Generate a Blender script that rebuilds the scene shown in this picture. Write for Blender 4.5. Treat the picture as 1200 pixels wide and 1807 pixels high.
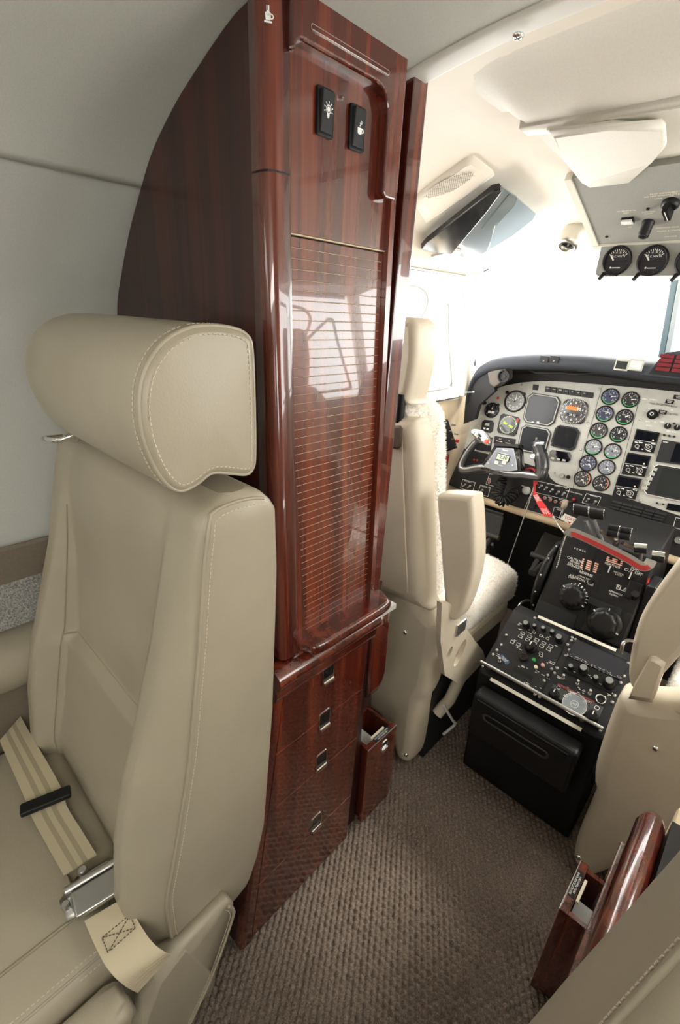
import bpy, math, random
import numpy as np
from math import sin, cos, pi, radians
random.seed(7)
D = bpy.data
SC = bpy.context.scene
COL = SC.collection
for o in list(D.objects): D.objects.remove(o)

# ------------------------------------------------------------------ camera
IW, IH = 1200.0, 1807.0
CC = np.array([600.0, 903.5])
EYE = np.array([0.0, 0.0, 1.15])
_vy = np.array([1448.0, 592.0]) - CC      # vanishing point of the aircraft's length
_vx = np.array([-350.0, 505.0]) - CC      # vanishing point of its width
FPX = math.sqrt(-(_vy @ _vx))
def _n(v): v = np.asarray(v, float); return v / np.linalg.norm(v)
_Y = _n([*_vy, FPX]); _X = -_n([*_vx, FPX]); _Z = np.cross(_X, _Y)
RW = np.stack([_X, _Y, _Z])
from mathutils import Matrix, Vector
cam = D.cameras.new('camera'); camo = D.objects.new('camera', cam); COL.objects.link(camo)
cam.sensor_fit = 'VERTICAL'; cam.sensor_height = 36.0; cam.lens = FPX / IH * 36.0
cam.clip_start = 0.01
_m = Matrix.Identity(4)
for i in range(3):
    _m[i][0] = RW[i, 0]; _m[i][1] = -RW[i, 1]; _m[i][2] = -RW[i, 2]; _m[i][3] = EYE[i]
camo.matrix_world = _m
SC.camera = camo

# ------------------------------------------------------------------ light
wd = D.worlds.new('sky'); SC.world = wd; wd.use_nodes = True
_bg = wd.node_tree.nodes['Background']
_bg.inputs[0].default_value = (1.0, 0.985, 0.95, 1); _bg.inputs[1].default_value = 5.5
sl = D.lights.new('sun', 'SUN'); sl.energy = 7.0; sl.angle = radians(20); sl.color = (1, .97, .9)
so = D.objects.new('sun', sl); COL.objects.link(so)
so.rotation_euler = (radians(38), radians(0), radians(158))     # soft sun ahead of the nose, to the left
# fill lights added to brighten the cabin, along its headliner behind the camera
for _s in (-1, 1):
    al = D.lights.new('cabin_fill_light', 'AREA'); al.shape = 'RECTANGLE'; al.size = .09; al.size_y = 2.0; al.energy = 1.2 if _s < 0 else 5.0; al.color = (1, .96, .88)
    ao_ = D.objects.new('cabin_fill_light', al); COL.objects.link(ao_); ao_.location = (-.21 + _s * .50, -1.1, 1.27)
    ao_.rotation_euler = (0, radians(_s * 70), 0)
SC.view_settings.view_transform = 'Standard'; SC.view_settings.look = 'None'
SC.view_settings.gamma = 1.0; SC.view_settings.use_curve_mapping = False
SC.view_settings.exposure = 0.86

# ------------------------------------------------------------------ pixel -> point on a plane
def ray(px, py): return RW @ np.array([px - CC[0], py - CC[1], FPX])
def PX(px, py, x): d = ray(px, py); return EYE + d * (x / d[0])
def PY(px, py, y): d = ray(px, py); return EYE + d * (y / d[1])
def PZ(px, py, z): d = ray(px, py); return EYE + d * ((z - EYE[2]) / d[2])
def PP(px, py, O, N):
    d = ray(px, py); return EYE + d * (((O - EYE) @ N) / (d @ N))

# ------------------------------------------------------------------ materials
MATS = {}
def mat(name, col, rough=.5, metal=0.0, coat=0.0, emit=0.0, spec=.5, noise=None, bump=None, var=0.0):
    """noise=(scale,) colour variation amount var; bump=(scale,strength,distance)"""
    if name in MATS: return MATS[name]
    m = D.materials.new(name); m.use_nodes = True; MATS[name] = m
    nt = m.node_tree; b = nt.nodes['Principled BSDF']
    b.inputs['Base Color'].default_value = (*col, 1); b.inputs['Roughness'].default_value = rough
    b.inputs['Metallic'].default_value = metal; b.inputs['Coat Weight'].default_value = coat
    b.inputs['Coat Roughness'].default_value = .04; b.inputs['Specular IOR Level'].default_value = spec
    if emit:
        b.inputs['Emission Color'].default_value = (*col, 1); b.inputs['Emission Strength'].default_value = emit
    geo = None
    if var or bump: geo = nt.nodes.new('ShaderNodeNewGeometry')
    if var:
        t = nt.nodes.new('ShaderNodeTexNoise'); t.inputs['Scale'].default_value = (noise or 30); t.inputs['Detail'].default_value = 3
        nt.links.new(geo.outputs['Position'], t.inputs['Vector'])
        r = nt.nodes.new('ShaderNodeValToRGB')
        r.color_ramp.elements[0].position = .3; r.color_ramp.elements[1].position = .7
        r.color_ramp.elements[0].color = (*[c * (1 - var) for c in col], 1)
        r.color_ramp.elements[1].color = (*[min(1, c * (1 + var)) for c in col], 1)
        nt.links.new(t.outputs['Fac'], r.inputs[0]); nt.links.new(r.outputs[0], b.inputs['Base Color'])
    if bump:
        t = nt.nodes.new('ShaderNodeTexNoise'); t.inputs['Scale'].default_value = bump[0]; t.inputs['Detail'].default_value = 2
        nt.links.new(geo.outputs['Position'], t.inputs['Vector'])
        bp = nt.nodes.new('ShaderNodeBump'); bp.inputs['Strength'].default_value = bump[1]; bp.inputs['Distance'].default_value = bump[2]
        nt.links.new(t.outputs['Fac'], bp.inputs['Height']); nt.links.new(bp.outputs[0], b.inputs['Normal'])
    return m

def wood(name, dark, mid, light, scale=(44, 44, 1.3), rough=.22, coat=1.0):
    m = D.materials.new(name); m.use_nodes = True; MATS[name] = m
    nt = m.node_tree; b = nt.nodes['Principled BSDF']
    g = nt.nodes.new('ShaderNodeNewGeometry'); mp = nt.nodes.new('ShaderNodeMapping')
    mp.inputs['Scale'].default_value = scale
    nt.links.new(g.outputs['Position'], mp.inputs[0])
    n1 = nt.nodes.new('ShaderNodeTexNoise'); n1.inputs['Scale'].default_value = 1.0; n1.inputs['Detail'].default_value = 6; n1.inputs['Distortion'].default_value = .6
    nt.links.new(mp.outputs[0], n1.inputs['Vector'])
    n2 = nt.nodes.new('ShaderNodeTexNoise'); n2.inputs['Scale'].default_value = 7.0; n2.inputs['Detail'].default_value = 3
    nt.links.new(mp.outputs[0], n2.inputs['Vector'])
    mx = nt.nodes.new('ShaderNodeMath'); mx.operation = 'MULTIPLY_ADD'; mx.inputs[1].default_value = .3
    nt.links.new(n2.outputs['Fac'], mx.inputs[0]); nt.links.new(n1.outputs['Fac'], mx.inputs[2])
    r = nt.nodes.new('ShaderNodeValToRGB'); e = r.color_ramp.elements
    e[0].position = .48; e[0].color = (*dark, 1); e[1].position = .82; e[1].color = (*light, 1)
    k = e.new(.64); k.color = (*mid, 1)
    nt.links.new(mx.outputs[0], r.inputs[0]); nt.links.new(r.outputs[0], b.inputs['Base Color'])
    b.inputs['Roughness'].default_value = rough; b.inputs['Coat Weight'].default_value = coat; b.inputs['Coat Roughness'].default_value = .02
    return m

def glassmat(name, tint=(1, 1, 1), refl=.06, dens=1.0):
    m = D.materials.new(name); m.use_nodes = True; MATS[name] = m
    nt = m.node_tree; nt.nodes.clear()
    out = nt.nodes.new('ShaderNodeOutputMaterial'); mix = nt.nodes.new('ShaderNodeMixShader')
    tr = nt.nodes.new('ShaderNodeBsdfTransparent'); gl = nt.nodes.new('ShaderNodeBsdfGlossy')
    tr.inputs[0].default_value = (*tint, 1); gl.inputs['Roughness'].default_value = .02
    mix.inputs[0].default_value = refl
    nt.links.new(tr.outputs[0], mix.inputs[1]); nt.links.new(gl.outputs[0], mix.inputs[2])
    nt.links.new(mix.outputs[0], out.inputs[0])
    return m

LEA = mat('beige_leather', (.36, .316, .236), .38, noise=9, var=.05, bump=(420, .10, .002))
LEAD = mat('leather_seam', (.30, .25, .17), .6)
STI = mat('stitch_thread', (.62, .56, .44), .7)
COC = mat('cockpit_leather', (.62, .55, .43), .45, noise=12, var=.04, bump=(380, .12, .002))
WOOD = wood('mahogany', (.050, .0078, .0052), (.092, .0145, .008), (.170, .031, .013))
WOODK = wood('mahogany_shaded', (.024, .0065, .005), (.036, .0085, .0062), (.060, .013, .009), rough=.38, coat=.25)  # mahogany with the unlit look of aft and inner faces put into its colour
HEAD = mat('headliner_fabric', (.53, .535, .485), .9, noise=600, var=.05, bump=(900, .15, .001))
SIDE = mat('sidewall_fabric', (.54, .545, .50), .9, noise=600, var=.05, bump=(900, .15, .001))
CREAM = mat('cockpit_cream', (.80, .745, .64), .55, noise=14, var=.02)
CREAM2 = mat('cockpit_vinyl', (.74, .71, .63), .6, noise=400, var=.03)
BRONZE = mat('brown_band', (.19, .155, .115), .5, noise=200, var=.06)
BLACK = mat('black_plastic', (.009, .009, .010), .38, spec=.3)
BLACKM = mat('black_matte', (.013, .013, .014), .5, spec=.28, bump=(900, .25, .001))
BLK2 = mat('soft_black', (.020, .021, .023), .5, spec=.28)
GLOSSK = mat('gloss_black', (.006, .006, .008), .06, coat=.6)
SCREEN = mat('dark_screen', (.004, .005, .008), .22, spec=.12)
SCREENG = mat('glossy_screen', (.006, .007, .010), .14, spec=.30)
CHROME = mat('chrome', (.82, .82, .80), .12, metal=1.0)
STEEL = mat('brushed_steel', (.55, .54, .52), .32, metal=1.0)
WHITE = mat('white_print', (.85, .85, .82), .6)
CREAMW = mat('pale_print', (.80, .74, .58), .6)
PGREY = mat('panel_grey', (.43, .43, .395), .55, noise=60, var=.05)
OHG = mat('overhead_grey', (.30, .305, .28), .55, noise=300, var=.04)
RED = mat('red_paint', (.48, .018, .018), .45)
REDB = mat('red_fabric', (.75, .03, .04), .6)
GREEN = mat('green_print', (.04, .42, .10), .6)
YELG = mat('yellow_green_print', (.5, .75, .05), .5)
ORANGE = mat('orange_print', (.85, .22, .03), .5)
BLUE = mat('blue_dial', (.025, .035, .09), .3, coat=.5)
DIALK = mat('dial_black', (.014, .016, .02), .3, coat=.5)
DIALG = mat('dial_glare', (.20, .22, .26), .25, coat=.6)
def furmat():
    m = D.materials.new('sheepskin'); m.use_nodes = True; nt = m.node_tree; nt.nodes.clear()
    o = nt.nodes.new('ShaderNodeOutputMaterial'); x = nt.nodes.new('ShaderNodeMixShader'); x.inputs[0].default_value = .45
    a = nt.nodes.new('ShaderNodeBsdfDiffuse'); b = nt.nodes.new('ShaderNodeBsdfTranslucent')
    for q in (a, b): q.inputs[0].default_value = (.92, .89, .83, 1)
    nt.links.new(a.outputs[0], x.inputs[1]); nt.links.new(b.outputs[0], x.inputs[2]); nt.links.new(x.outputs[0], o.inputs[0]); return m
FUR = furmat()
FURB = mat('sheepskin_base', (.90, .87, .81), .95)
GLASS = glassmat('window_glass')
NAVY = mat('glareshield_grey', (.035, .040, .050), .55, spec=.3, bump=(700, .3, .001))
WEB = mat('belt_webbing', (.52, .45, .31), .7, bump=(1500, .2, .0006))
WEBD = mat('belt_webbing_stripe', (.36, .31, .21), .7)
GREYC = mat('grey_insert', (.55, .56, .54), .5)
TAN = mat('tan_trim', (.52, .40, .26), .5)

# ------------------------------------------------------------------ mesh builder
class Fr:
    def __init__(s, O, U, V, N=None):
        s.O = np.asarray(O, float); s.U = _n(U); s.V = _n(V); s.N = _n(N) if N is not None else _n(np.cross(s.U, s.V))
    def p(s, u, v, n=0.0): return s.O + s.U * u + s.V * v + s.N * n
    def at(s, u, v, n=0.0): return Fr(s.p(u, v, n), s.U, s.V, s.N)
    def uv(s, P): d = np.asarray(P) - s.O; return float(d @ s.U), float(d @ s.V)
    def px(s, x, y, n=0.0):
        return s.uv(PP(x, y, s.O + s.N * n, s.N))
    def rot(s, a): return Fr(s.O, s.U * cos(a) + s.V * sin(a), -s.U * sin(a) + s.V * cos(a), s.N)
WORLD = Fr((0, 0, 0), (1, 0, 0), (0, 1, 0), (0, 0, 1))
def FX(x): return Fr((x, 0, 0), (0, 1, 0), (0, 0, 1), (1, 0, 0))      # u=Y v=Z n=+X
def FY(y): return Fr((0, y, 0), (1, 0, 0), (0, 0, 1), (0, -1, 0))     # u=X v=Z n=-Y (aft)
def FZ(z): return Fr((0, 0, z), (1, 0, 0), (0, 1, 0), (0, 0, 1))

_tc = {}
def text_mesh(s, bold=False):
    if s in _tc: return _tc[s]
    c = D.curves.new('txt', 'FONT'); c.body = s; c.size = 1.0; c.resolution_u = 2; c.align_x = 'CENTER'; c.align_y = 'CENTER'
    c.offset = .012
    o = D.objects.new('txt', c); COL.objects.link(o)
    dg = bpy.context.evaluated_depsgraph_get(); dg.update()
    me = D.meshes.new_from_object(o.evaluated_get(dg))
    v = [(q.co.x, q.co.y) for q in me.vertices]; f = [tuple(p.vertices) for p in me.polygons]
    D.objects.remove(o); D.meshes.remove(me); _tc[s] = (v, f); return _tc[s]

TF = [None]
class MB:
    def __init__(s): s.v = []; s.f = []; s.m = []; s.s = []; s.mats = []
    def mi(s, m):
        if m not in s.mats: s.mats.append(m)
        return s.mats.index(m)
    def add(s, vs, fs, m, smooth=False):
        b = len(s.v); i = s.mi(m)
        if TF[0]: vs = [TF[0](p) for p in vs]
        s.v.extend([tuple(map(float, p)) for p in vs])
        for f in fs: s.f.append(tuple(b + k for k in f)); s.m.append(i); s.s.append(smooth)
        return s
    def box(s, fr, u0, u1, v0, v1, n0, n1, m):
        P = [fr.p(u, v, n) for n in (n0, n1) for v in (v0, v1) for u in (u0, u1)]
        return s.add(P, [(0, 2, 3, 1), (4, 5, 7, 6), (0, 1, 5, 4), (2, 6, 7, 3), (0, 4, 6, 2), (1, 3, 7, 5)], m)
    def rings(s, R, m, cap=True, smooth=True, closed=True):
        k = len(R[0]); vs = [p for r in R for p in r]; fs = []
        for i in range(len(R) - 1):
            for j in range(k if closed else k - 1):
                a = i * k + j; b = i * k + (j + 1) % k
                fs.append((a, b, b + k, a + k))
        s.add(vs, fs, m, smooth)
        if cap:
            s.add(R[0], [tuple(range(k - 1, -1, -1))], m); s.add(R[-1], [tuple(range(k))], m)
        return s
    def prism(s, fr, poly, n0, n1, m, smooth=False):
        return s.rings([[fr.p(u, v, n0) for u, v in poly], [fr.p(u, v, n1) for u, v in poly]], m, True, smooth)
    def flat(s, fr, poly, n, m):
        return s.add([fr.p(u, v, n) for u, v in poly], [tuple(range(len(poly)))], m)
    def puff(s, fr, poly, n0, n1, r, m, seg=4, both=True, bulge=0.0):
        """solid with the outline poly in the frame, from n0 to n1, edges rounded with radius r"""
        P = np.array(poly, float); k = len(P)
        if area(P) < 0: P = P[::-1]
        nx_ = np.roll(P, -1, 0); sg_ = nx_ - P; sl_ = (sg_ ** 2).sum(1) + 1e-12
        def inset(q):
            if q < 1e-9: return P
            t = nx_ - np.roll(P, 1, 0); t /= (np.linalg.norm(t, axis=1)[:, None] + 1e-9)
            Q = P + q * np.stack([-t[:, 1], t[:, 0]], 1)
            w = np.clip(((Q[:, None] - P[None]) * sg_[None]).sum(2) / sl_[None], 0, 1)
            dd = np.linalg.norm(Q[:, None] - (P[None] + w[..., None] * sg_[None]), axis=2).min(1)
            ok = np.where(dd > .97 * q)[0]
            if len(ok) < 3: return P.mean(0) + (P - P.mean(0)) * .8
            i = np.arange(k)
            return np.stack([np.interp(i, np.r_[ok - k, ok, ok + k], np.tile(Q[ok, c_], 3)) for c_ in (0, 1)], 1)
        R = []
        if both:
            for i in range(seg + 1):
                a = pi / 2 * i / seg; R.append((inset(r * (1 - sin(a))), n0 + r * (1 - cos(a))))
        else: R.append((P, n0))
        for i in range(seg + 1):
            a = pi / 2 * i / seg; R.append((inset(r * (1 - cos(a))), n1 - r * (1 - sin(a))))
        rr = [[fr.p(u, v, n) for u, v in q] for q, n in R]
        s.rings(rr, m, False, True)
        s.add(rr[0], [tuple(range(k - 1, -1, -1))], m, True)
        if bulge:
            q, n = R[-1]; c = q.mean(0)
            vs = []; fs = []; L = 5
            for i in range(1, L):
                w = 1 - i / L
                vs += [fr.p(*(c + (p - c) * w), n + bulge * (1 - w * w)) for p in q]
            vs.append(fr.p(*c, n + bulge)); base = list(rr[-1]) + vs
            for i in range(L - 1):
                for j in range(k):
                    a = i * k + j; b = i * k + (j + 1) % k; fs.append((a, b, b + k, a + k))
            a0 = (L - 1) * k
            for j in range(k): fs.append((a0 + j, a0 + (j + 1) % k, a0 + k))
            s.add(base, fs, m, True)
        else: s.add(rr[-1], [tuple(range(k))], m, True)
        return s
    def tube(s, path, r, m, n=8, closed=False, cap=True):
        P = [np.asarray(p, float) for p in path]; R = []; up = np.array([.13, .21, .97])
        K = len(P)
        for i in range(K):
            a = P[(i - 1) % K] if (closed or i > 0) else P[i]; b = P[(i + 1) % K] if (closed or i < K - 1) else P[i]
            t = _n(b - a); x = np.cross(t, up)
            if np.linalg.norm(x) < .05: x = np.cross(t, np.array([1., 0, 0]))
            x = _n(x); y = np.cross(t, x)
            rr = r[i] if hasattr(r, '__len__') else r
            R.append([P[i] + rr * (cos(2 * pi * j / n) * x + sin(2 * pi * j / n) * y) for j in range(n)])
            up = -y
        if closed: R.append(R[0])
        return s.rings(R, m, cap and not closed, True)
    def lathe(s, fr, prof, m, n=24, smooth=True, cap=True):
        return s.rings([[fr.p(r * cos(2 * pi * j / n), r * sin(2 * pi * j / n), h) for j in range(n)] for r, h in prof], m, cap, smooth)
    def disc(s, fr, r, n, m, k=24):
        return s.add([fr.p(r * cos(2 * pi * j / k), r * sin(2 * pi * j / k), n) for j in range(k)], [tuple(range(k))], m)
    def ring(s, fr, r0, r1, n, m, a0=0, a1=2 * pi, k=28):
        vs = []; fs = []
        for j in range(k + 1):
            a = a0 + (a1 - a0) * j / k
            vs += [fr.p(r0 * cos(a), r0 * sin(a), n), fr.p(r1 * cos(a), r1 * sin(a), n)]
            if j: fs.append((2 * j - 2, 2 * j - 1, 2 * j + 1, 2 * j))
        return s.add(vs, fs, m)
    def rect(s, fr, u0, u1, v0, v1, n, m): return s.flat(fr, [(u0, v0), (u1, v0), (u1, v1), (u0, v1)], n, m)
    def line(s, fr, a, b, w, n, m):
        a = np.array(a, float); b = np.array(b, float); d = _n(b - a); q = np.array([-d[1], d[0]]) * w / 2
        return s.flat(fr, [a + q * -1, b - q, b + q, a + q], n, m)
    def frame(s, fr, u0, u1, v0, v1, w, n, m):
        s.rect(fr, u0, u1, v0, v0 + w, n, m); s.rect(fr, u0, u1, v1 - w, v1, n, m)
        s.rect(fr, u0, u0 + w, v0 + w, v1 - w, n, m); return s.rect(fr, u1 - w, u1, v0 + w, v1 - w, n, m)
    def text(s, fr, u, v, txt, size, n, m):
        vs, fs = text_mesh(txt); return s.add([fr.p(u + x * size, v + y * size, n) for x, y in vs], fs, m)
    def build(s, name, parent=None, bev=0.0, seg=2, label=None, kind=None):
        me = D.meshes.new(name); me.from_pydata(s.v, [], s.f)
        for m in s.mats: me.materials.append(m)
        me.polygons.foreach_set('material_index', s.m); me.polygons.foreach_set('use_smooth', s.s); me.update()
        o = D.objects.new(name, me); COL.objects.link(o)
        if bev:
            w = o.modifiers.new('weld', 'WELD'); w.merge_threshold = 1e-5
            b = o.modifiers.new('bevel', 'BEVEL'); b.width = bev; b.segments = seg; b.limit_method = 'ANGLE'; b.angle_limit = radians(40)
        if parent is not None: attach(o, parent)
        if label: o['label'] = label
        if kind: o['kind'] = kind
        return o
def area(P): x, y = P[:, 0], P[:, 1]; return .5 * float(np.sum(x * np.roll(y, -1) - np.roll(x, -1) * y))
def attach(o, parent):
    o.parent = parent
    M = Matrix.Translation(parent.location) if parent.type == 'EMPTY' else Matrix.Identity(4)
    o.matrix_parent_inverse = M.inverted()
def thing(name, label, cat, loc, group=None):
    e = D.objects.new(name, None); COL.objects.link(e); e.location = tuple(map(float, loc)); e.empty_display_size = .05
    e['label'] = label; e['category'] = cat
    if group: e['group'] = group
    return e
def tag(o, label, cat, group=None):
    o['label'] = label; o['category'] = cat
    if group: o['group'] = group
    return o
def struct(o): o['kind'] = 'structure'; return o
def cm(P, n=8, closed=True):
    """Catmull-Rom through P"""
    P = [np.asarray(p, float) for p in P]; K = len(P); out = []
    for i in range(K if closed else K - 1):
        g = lambda j: P[j % K] if closed else P[max(0, min(K - 1, j))]
        a, b, c, d = g(i - 1), g(i), g(i + 1), g(i + 2)
        for j in range(n):
            t = j / n
            out.append(.5 * (2 * b + (c - a) * t + (2 * a - 5 * b + 4 * c - d) * t * t + (3 * b - a - 3 * c + d) * t ** 3))
    if not closed: out.append(P[-1])
    return out
def rrect(u0, u1, v0, v1, r, k=4):
    out = []
    for cx, cy, a in ((u1 - r, v0 + r, -pi / 2), (u1 - r, v1 - r, 0), (u0 + r, v1 - r, pi / 2), (u0 + r, v0 + r, pi)):
        out += [(cx + r * cos(a + pi / 2 * i / k), cy + r * sin(a + pi / 2 * i / k)) for i in range(k + 1)]
    return out
def octo(u0, u1, v0, v1, c): return [(u0 + c, v0), (u1 - c, v0), (u1, v0 + c), (u1, v1 - c), (u1 - c, v1), (u0 + c, v1), (u0, v1 - c), (u0, v0 + c)]
def lerp(tab, x):
    xs = [t[0] for t in tab]; return float(np.interp(x, xs, [t[1] for t in tab]))
def stitches(path, r, pitch, m=None, mb=None):
    """short thread dashes along a path, one mesh"""
    mb = mb or MB(); P = [np.asarray(p, float) for p in path]
    L = [0.0]
    for a, b in zip(P, P[1:]): L.append(L[-1] + np.linalg.norm(b - a))
    A = np.array(P); d = 0.0
    while d + pitch * .6 < L[-1]:
        q = [np.array([np.interp(d + e, L, A[:, k]) for k in range(3)]) for e in (0, pitch * .62)]
        mb.tube(q, r, m or STI, 4); d += pitch
    return mb
XC = -.21
# ================================================================== SHELL
# half section of the fuselage lining: distance from the centreline, height
PROF = [(.50, .0), (.585, .15), (.64, .35), (.675, .55), (.688, .75), (.686, .95), (.676, 1.06), (.663, 1.139), (.628, 1.193), (.585, 1.245), (.532, 1.296),
        (.486, 1.334), (.423, 1.368), (.362, 1.392), (.312, 1.409), (.278, 1.416), (.15, 1.434), (0, 1.442)]
PZS = [p[1] for p in PROF]
def dwall(z): return float(np.interp(z, PZS, [p[0] for p in PROF]))
def smoothprof(z0, z1, extra=0.0, n=6):
    pts = [p for p in cm(PROF, n, False) if z0 - 1e-6 <= p[1] <= z1 + 1e-6]
    return [(float(p[0]) + extra, float(p[1])) for p in pts]
def onshell(px, py, off=0.0):
    """first hit of a pixel ray with the lining (left half and roof)"""
    d = ray(px, py); d = d / np.linalg.norm(d); t = .2
    while t < 4:
        P = EYE + d * t; a = abs(P[0] - XC)
        if P[2] >= 1.442 - off or a >= dwall(P[2]) - off or (P[2] > 1.3 and P[2] > float(np.interp(a, [p[0] for p in PROF[::-1]][:9], [p[1] for p in PROF[::-1]][:9])) - off): break
        t += .002
    return EYE + d * t
def shell_strip(name, prof, ys, m, side, thick=.018, parent=None):
    """lining strip with thickness, prof (d,z) list, between the two Y values"""
    mb = MB(); R = []
    n = []
    for i in range(len(prof)):
        a = np.array(prof[max(0, i - 1)]); b = np.array(prof[min(len(prof) - 1, i + 1)]); t = _n(b - a); n.append(np.array([t[1], -t[0]]))
    for y in ys:
        R.append([(XC + side * d, y, z) for d, z in prof] + [(XC + side * (d + k[0] * thick), y, z + k[1] * thick * -1 if False else z + (-k[1]) * -thick) for (d, z), k in list(zip(prof, n))[::-1]])
    mb.rings(R, m, True, True)
    return mb.build(name, parent)

YA, YF = -2.3, .60          # cabin aft end, cockpit bulkhead
floor = MB()
# carpet: looped pile in staggered rows, real relief
def carpet(x0, x1, y0, y1, st, name, parent=None):
    nx = int((x1 - x0) / st); ny = int((y1 - y0) / st)
    X, Y = np.meshgrid(np.linspace(x0, x1, nx), np.linspace(y0, y1, ny))
    rw = .0115; lp = .0135
    # loops run diagonally across the aisle
    a = (X * .82 + .57 * Y) / rw; b = (Y * .82 - .57 * X) / lp + .5 * (np.floor(a) % 2)
    hgt = np.abs(np.sin(pi * a)) ** .8 * (.25 + .75 * np.abs(np.sin(pi * b)) ** .8)
    hsh = np.abs(np.sin(np.floor(a) * 12.9898 + np.floor(b) * 78.233) * 43758.5453) % 1.0
    Z = .0085 * hgt * (.7 + .6 * hsh) - .006
    V = np.stack([X, Y, Z], -1).reshape(-1, 3)
    I = np.arange(nx * ny).reshape(ny, nx)
    F = np.stack([I[:-1, :-1], I[:-1, 1:], I[1:, 1:], I[1:, :-1]], -1).reshape(-1, 4)
    me = D.meshes.new(name); me.from_pydata(V.tolist(), [], F.tolist()); me.materials.append(CARPET)
    me.polygons.foreach_set('use_smooth', [True] * len(F)); me.update()
    o = D.objects.new(name, me); COL.objects.link(o)
    if parent: attach(o, parent)
    return o
CARPET = mat('carpet_wool', (.215, .168, .134), .95, noise=420, var=.55)
fl = MB().box(WORLD, XC - .75, XC + .75, YA, 2.4, -.05, -.005, CARPET).build('floor'); struct(fl)
cp = carpet(-.52, .12, .0, 1.15, .0019, 'carpet_pile', fl); cp['kind'] = 'stuff'

SEAMZ = 1.296
for side, nm in ((-1, 'left'), (1, 'right')):
    low = smoothprof(0, .60, .012); up = smoothprof(.60, SEAMZ + .02, .012)
    e = struct(shell_strip('wall_' + nm, low, (YA, .62), SIDE, side))
    # side panel with real window openings aft of the seat
    wins = [(-.95, -.62), (-1.75, -1.42)] if side < 0 else [(-.30, .03), (-1.05, -.72), (-1.8, -1.47)]
    wz0, wz1 = .80, 1.14
    midp = [p for p in up if wz0 <= p[1] <= wz1]; lowp = [p for p in up if p[1] <= wz0] + midp[:1]; hip = midp[-1:] + [p for p in up if p[1] >= wz1]
    YS = -.08 if side < 0 else .06
    shell_strip('side_panel', lowp, (YA, YS), SIDE, side, parent=e)
    shell_strip('side_panel', hip, (YA, YS), SIDE, side, parent=e)
    shell_strip('side_panel', up, (YS, .62), SIDE, side, parent=e)
    ye = YA
    for a, b in sorted(wins) + [(YS, None)]:
        shell_strip('side_panel', midp, (ye, a), SIDE, side, parent=e)
        if b is None: break
        ye = b
    for k, (a, b) in enumerate(sorted(wins)):
        w = MB(); c = (a + b) / 2; cz = (wz0 + wz1) / 2; hx = (b - a) / 2; hz = (wz1 - wz0) / 2
        fr = Fr((XC + side * .690, c, cz), (0, 1, 0), (0, 0, 1), (-side, 0, 0))
        oc = []; ic = []
        for j in range(40):
            t = 2 * pi * j / 40; ce, si = cos(t), sin(t); q = 1 / max(abs(ce), abs(si))
            oc.append((hx * ce * q * 1.02, hz * si * q * 1.02)); ic.append((hx * .82 * ce, hz * .86 * si))
        w.rings([[fr.p(*p, -.02) for p in oc], [fr.p(*p, .012) for p in oc], [fr.p(*p, .012) for p in ic], [fr.p(*p, -.05) for p in ic]], CREAM2, False, False)
        wo = struct(w.build('window_%d' % (k + (1 if side < 0 else 4))))
        MB().flat(fr, ic, -.045, GLASS).build('pane', wo)
    hp = smoothprof(SEAMZ - .004, 1.5)
    hd = struct(shell_strip('ceiling' if side < 0 else 'trim_20', hp, (YA, .575), HEAD, side, .016))
    # brown band, woven strip and padded ledge under the side panel
    bnd = MB(); R = []
    for y in (YA, .34): R.append([(XC + side * d, y, z) for d, z in ((.695, .752), (.680, .757), (.676, .752), (.676, .692), (.69, .690))])
    bnd.rings(R, BRONZE, True, False); t = struct(bnd.build('trim_1' if side < 0 else 'trim_11'))
    WOV = mat('woven_strip', (.36, .355, .33), .9, noise=330, var=.5, bump=(420, .8, .004))
    st = MB(); R = []
    for y in (YA, .34): R.append([(XC + side * d, y, z) for d, z in ((.70, .690), (.683, .690), (.678, .600), (.70, .600))])
    st.rings(R, WOV, True, False); struct(st.build('trim_2' if side < 0 else 'trim_12'))
    lg = MB(); R = []
    for y in (YA, .34):
        R.append([(XC + side * (.655 + .05 * sin(a)), y, .552 + .05 * cos(a)) for a in np.linspace(0, -pi, 10)] + [(XC + side * .70, y, .50), (XC + side * .70, y, .602)])
    lg.rings(R, LEA, True, True); struct(lg.build('trim_3' if side < 0 else 'trim_13'))
    dk = MB(); R = []
    for y in (YA, .34): R.append([(XC + side * d, y, z) for d, z in ((.63, 0), (.64, .505), (.70, .505), (.70, 0))])
    dk.rings(R, BRONZE, True, False); struct(dk.build('trim_4' if side < 0 else 'trim_14'))
# rear of the cabin
rb = MB(); pr = smoothprof(0, 1.5)
rb.prism(FY(YA), [(XC - d, z) for d, z in pr] + [(XC + d, z) for d, z in pr[::-1][1:]], 0, .03, SIDE)
struct(rb.build('wall_back'))
# ================================================================== GALLEY CABINET (left, upper)
def XF(z): return lerp([(0, -.447), (.62, -.432), (.67, -.428), (.90, -.434), (1.22, -.446), (1.45, -.45)], z)
YP0, YP1, YP2 = .353, .384, .553       # corner post, tambour range
gc = thing('galley_cabinet', 'tall glossy mahogany galley cabinet with roll-up tambour front behind the left seat', 'cabinet', (-.6, .46, .62))
b = MB()
pr = smoothprof(.62, 1.43, -.004)
poly = [(XC - d, z) for d, z in pr if XC - d < -.462] + [(-.462, 1.425), (-.462, .62)]
b.prism(FY(YP0 + .006), poly, -.205, 0, WOODK)
b.build('body', gc, .002)
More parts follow.
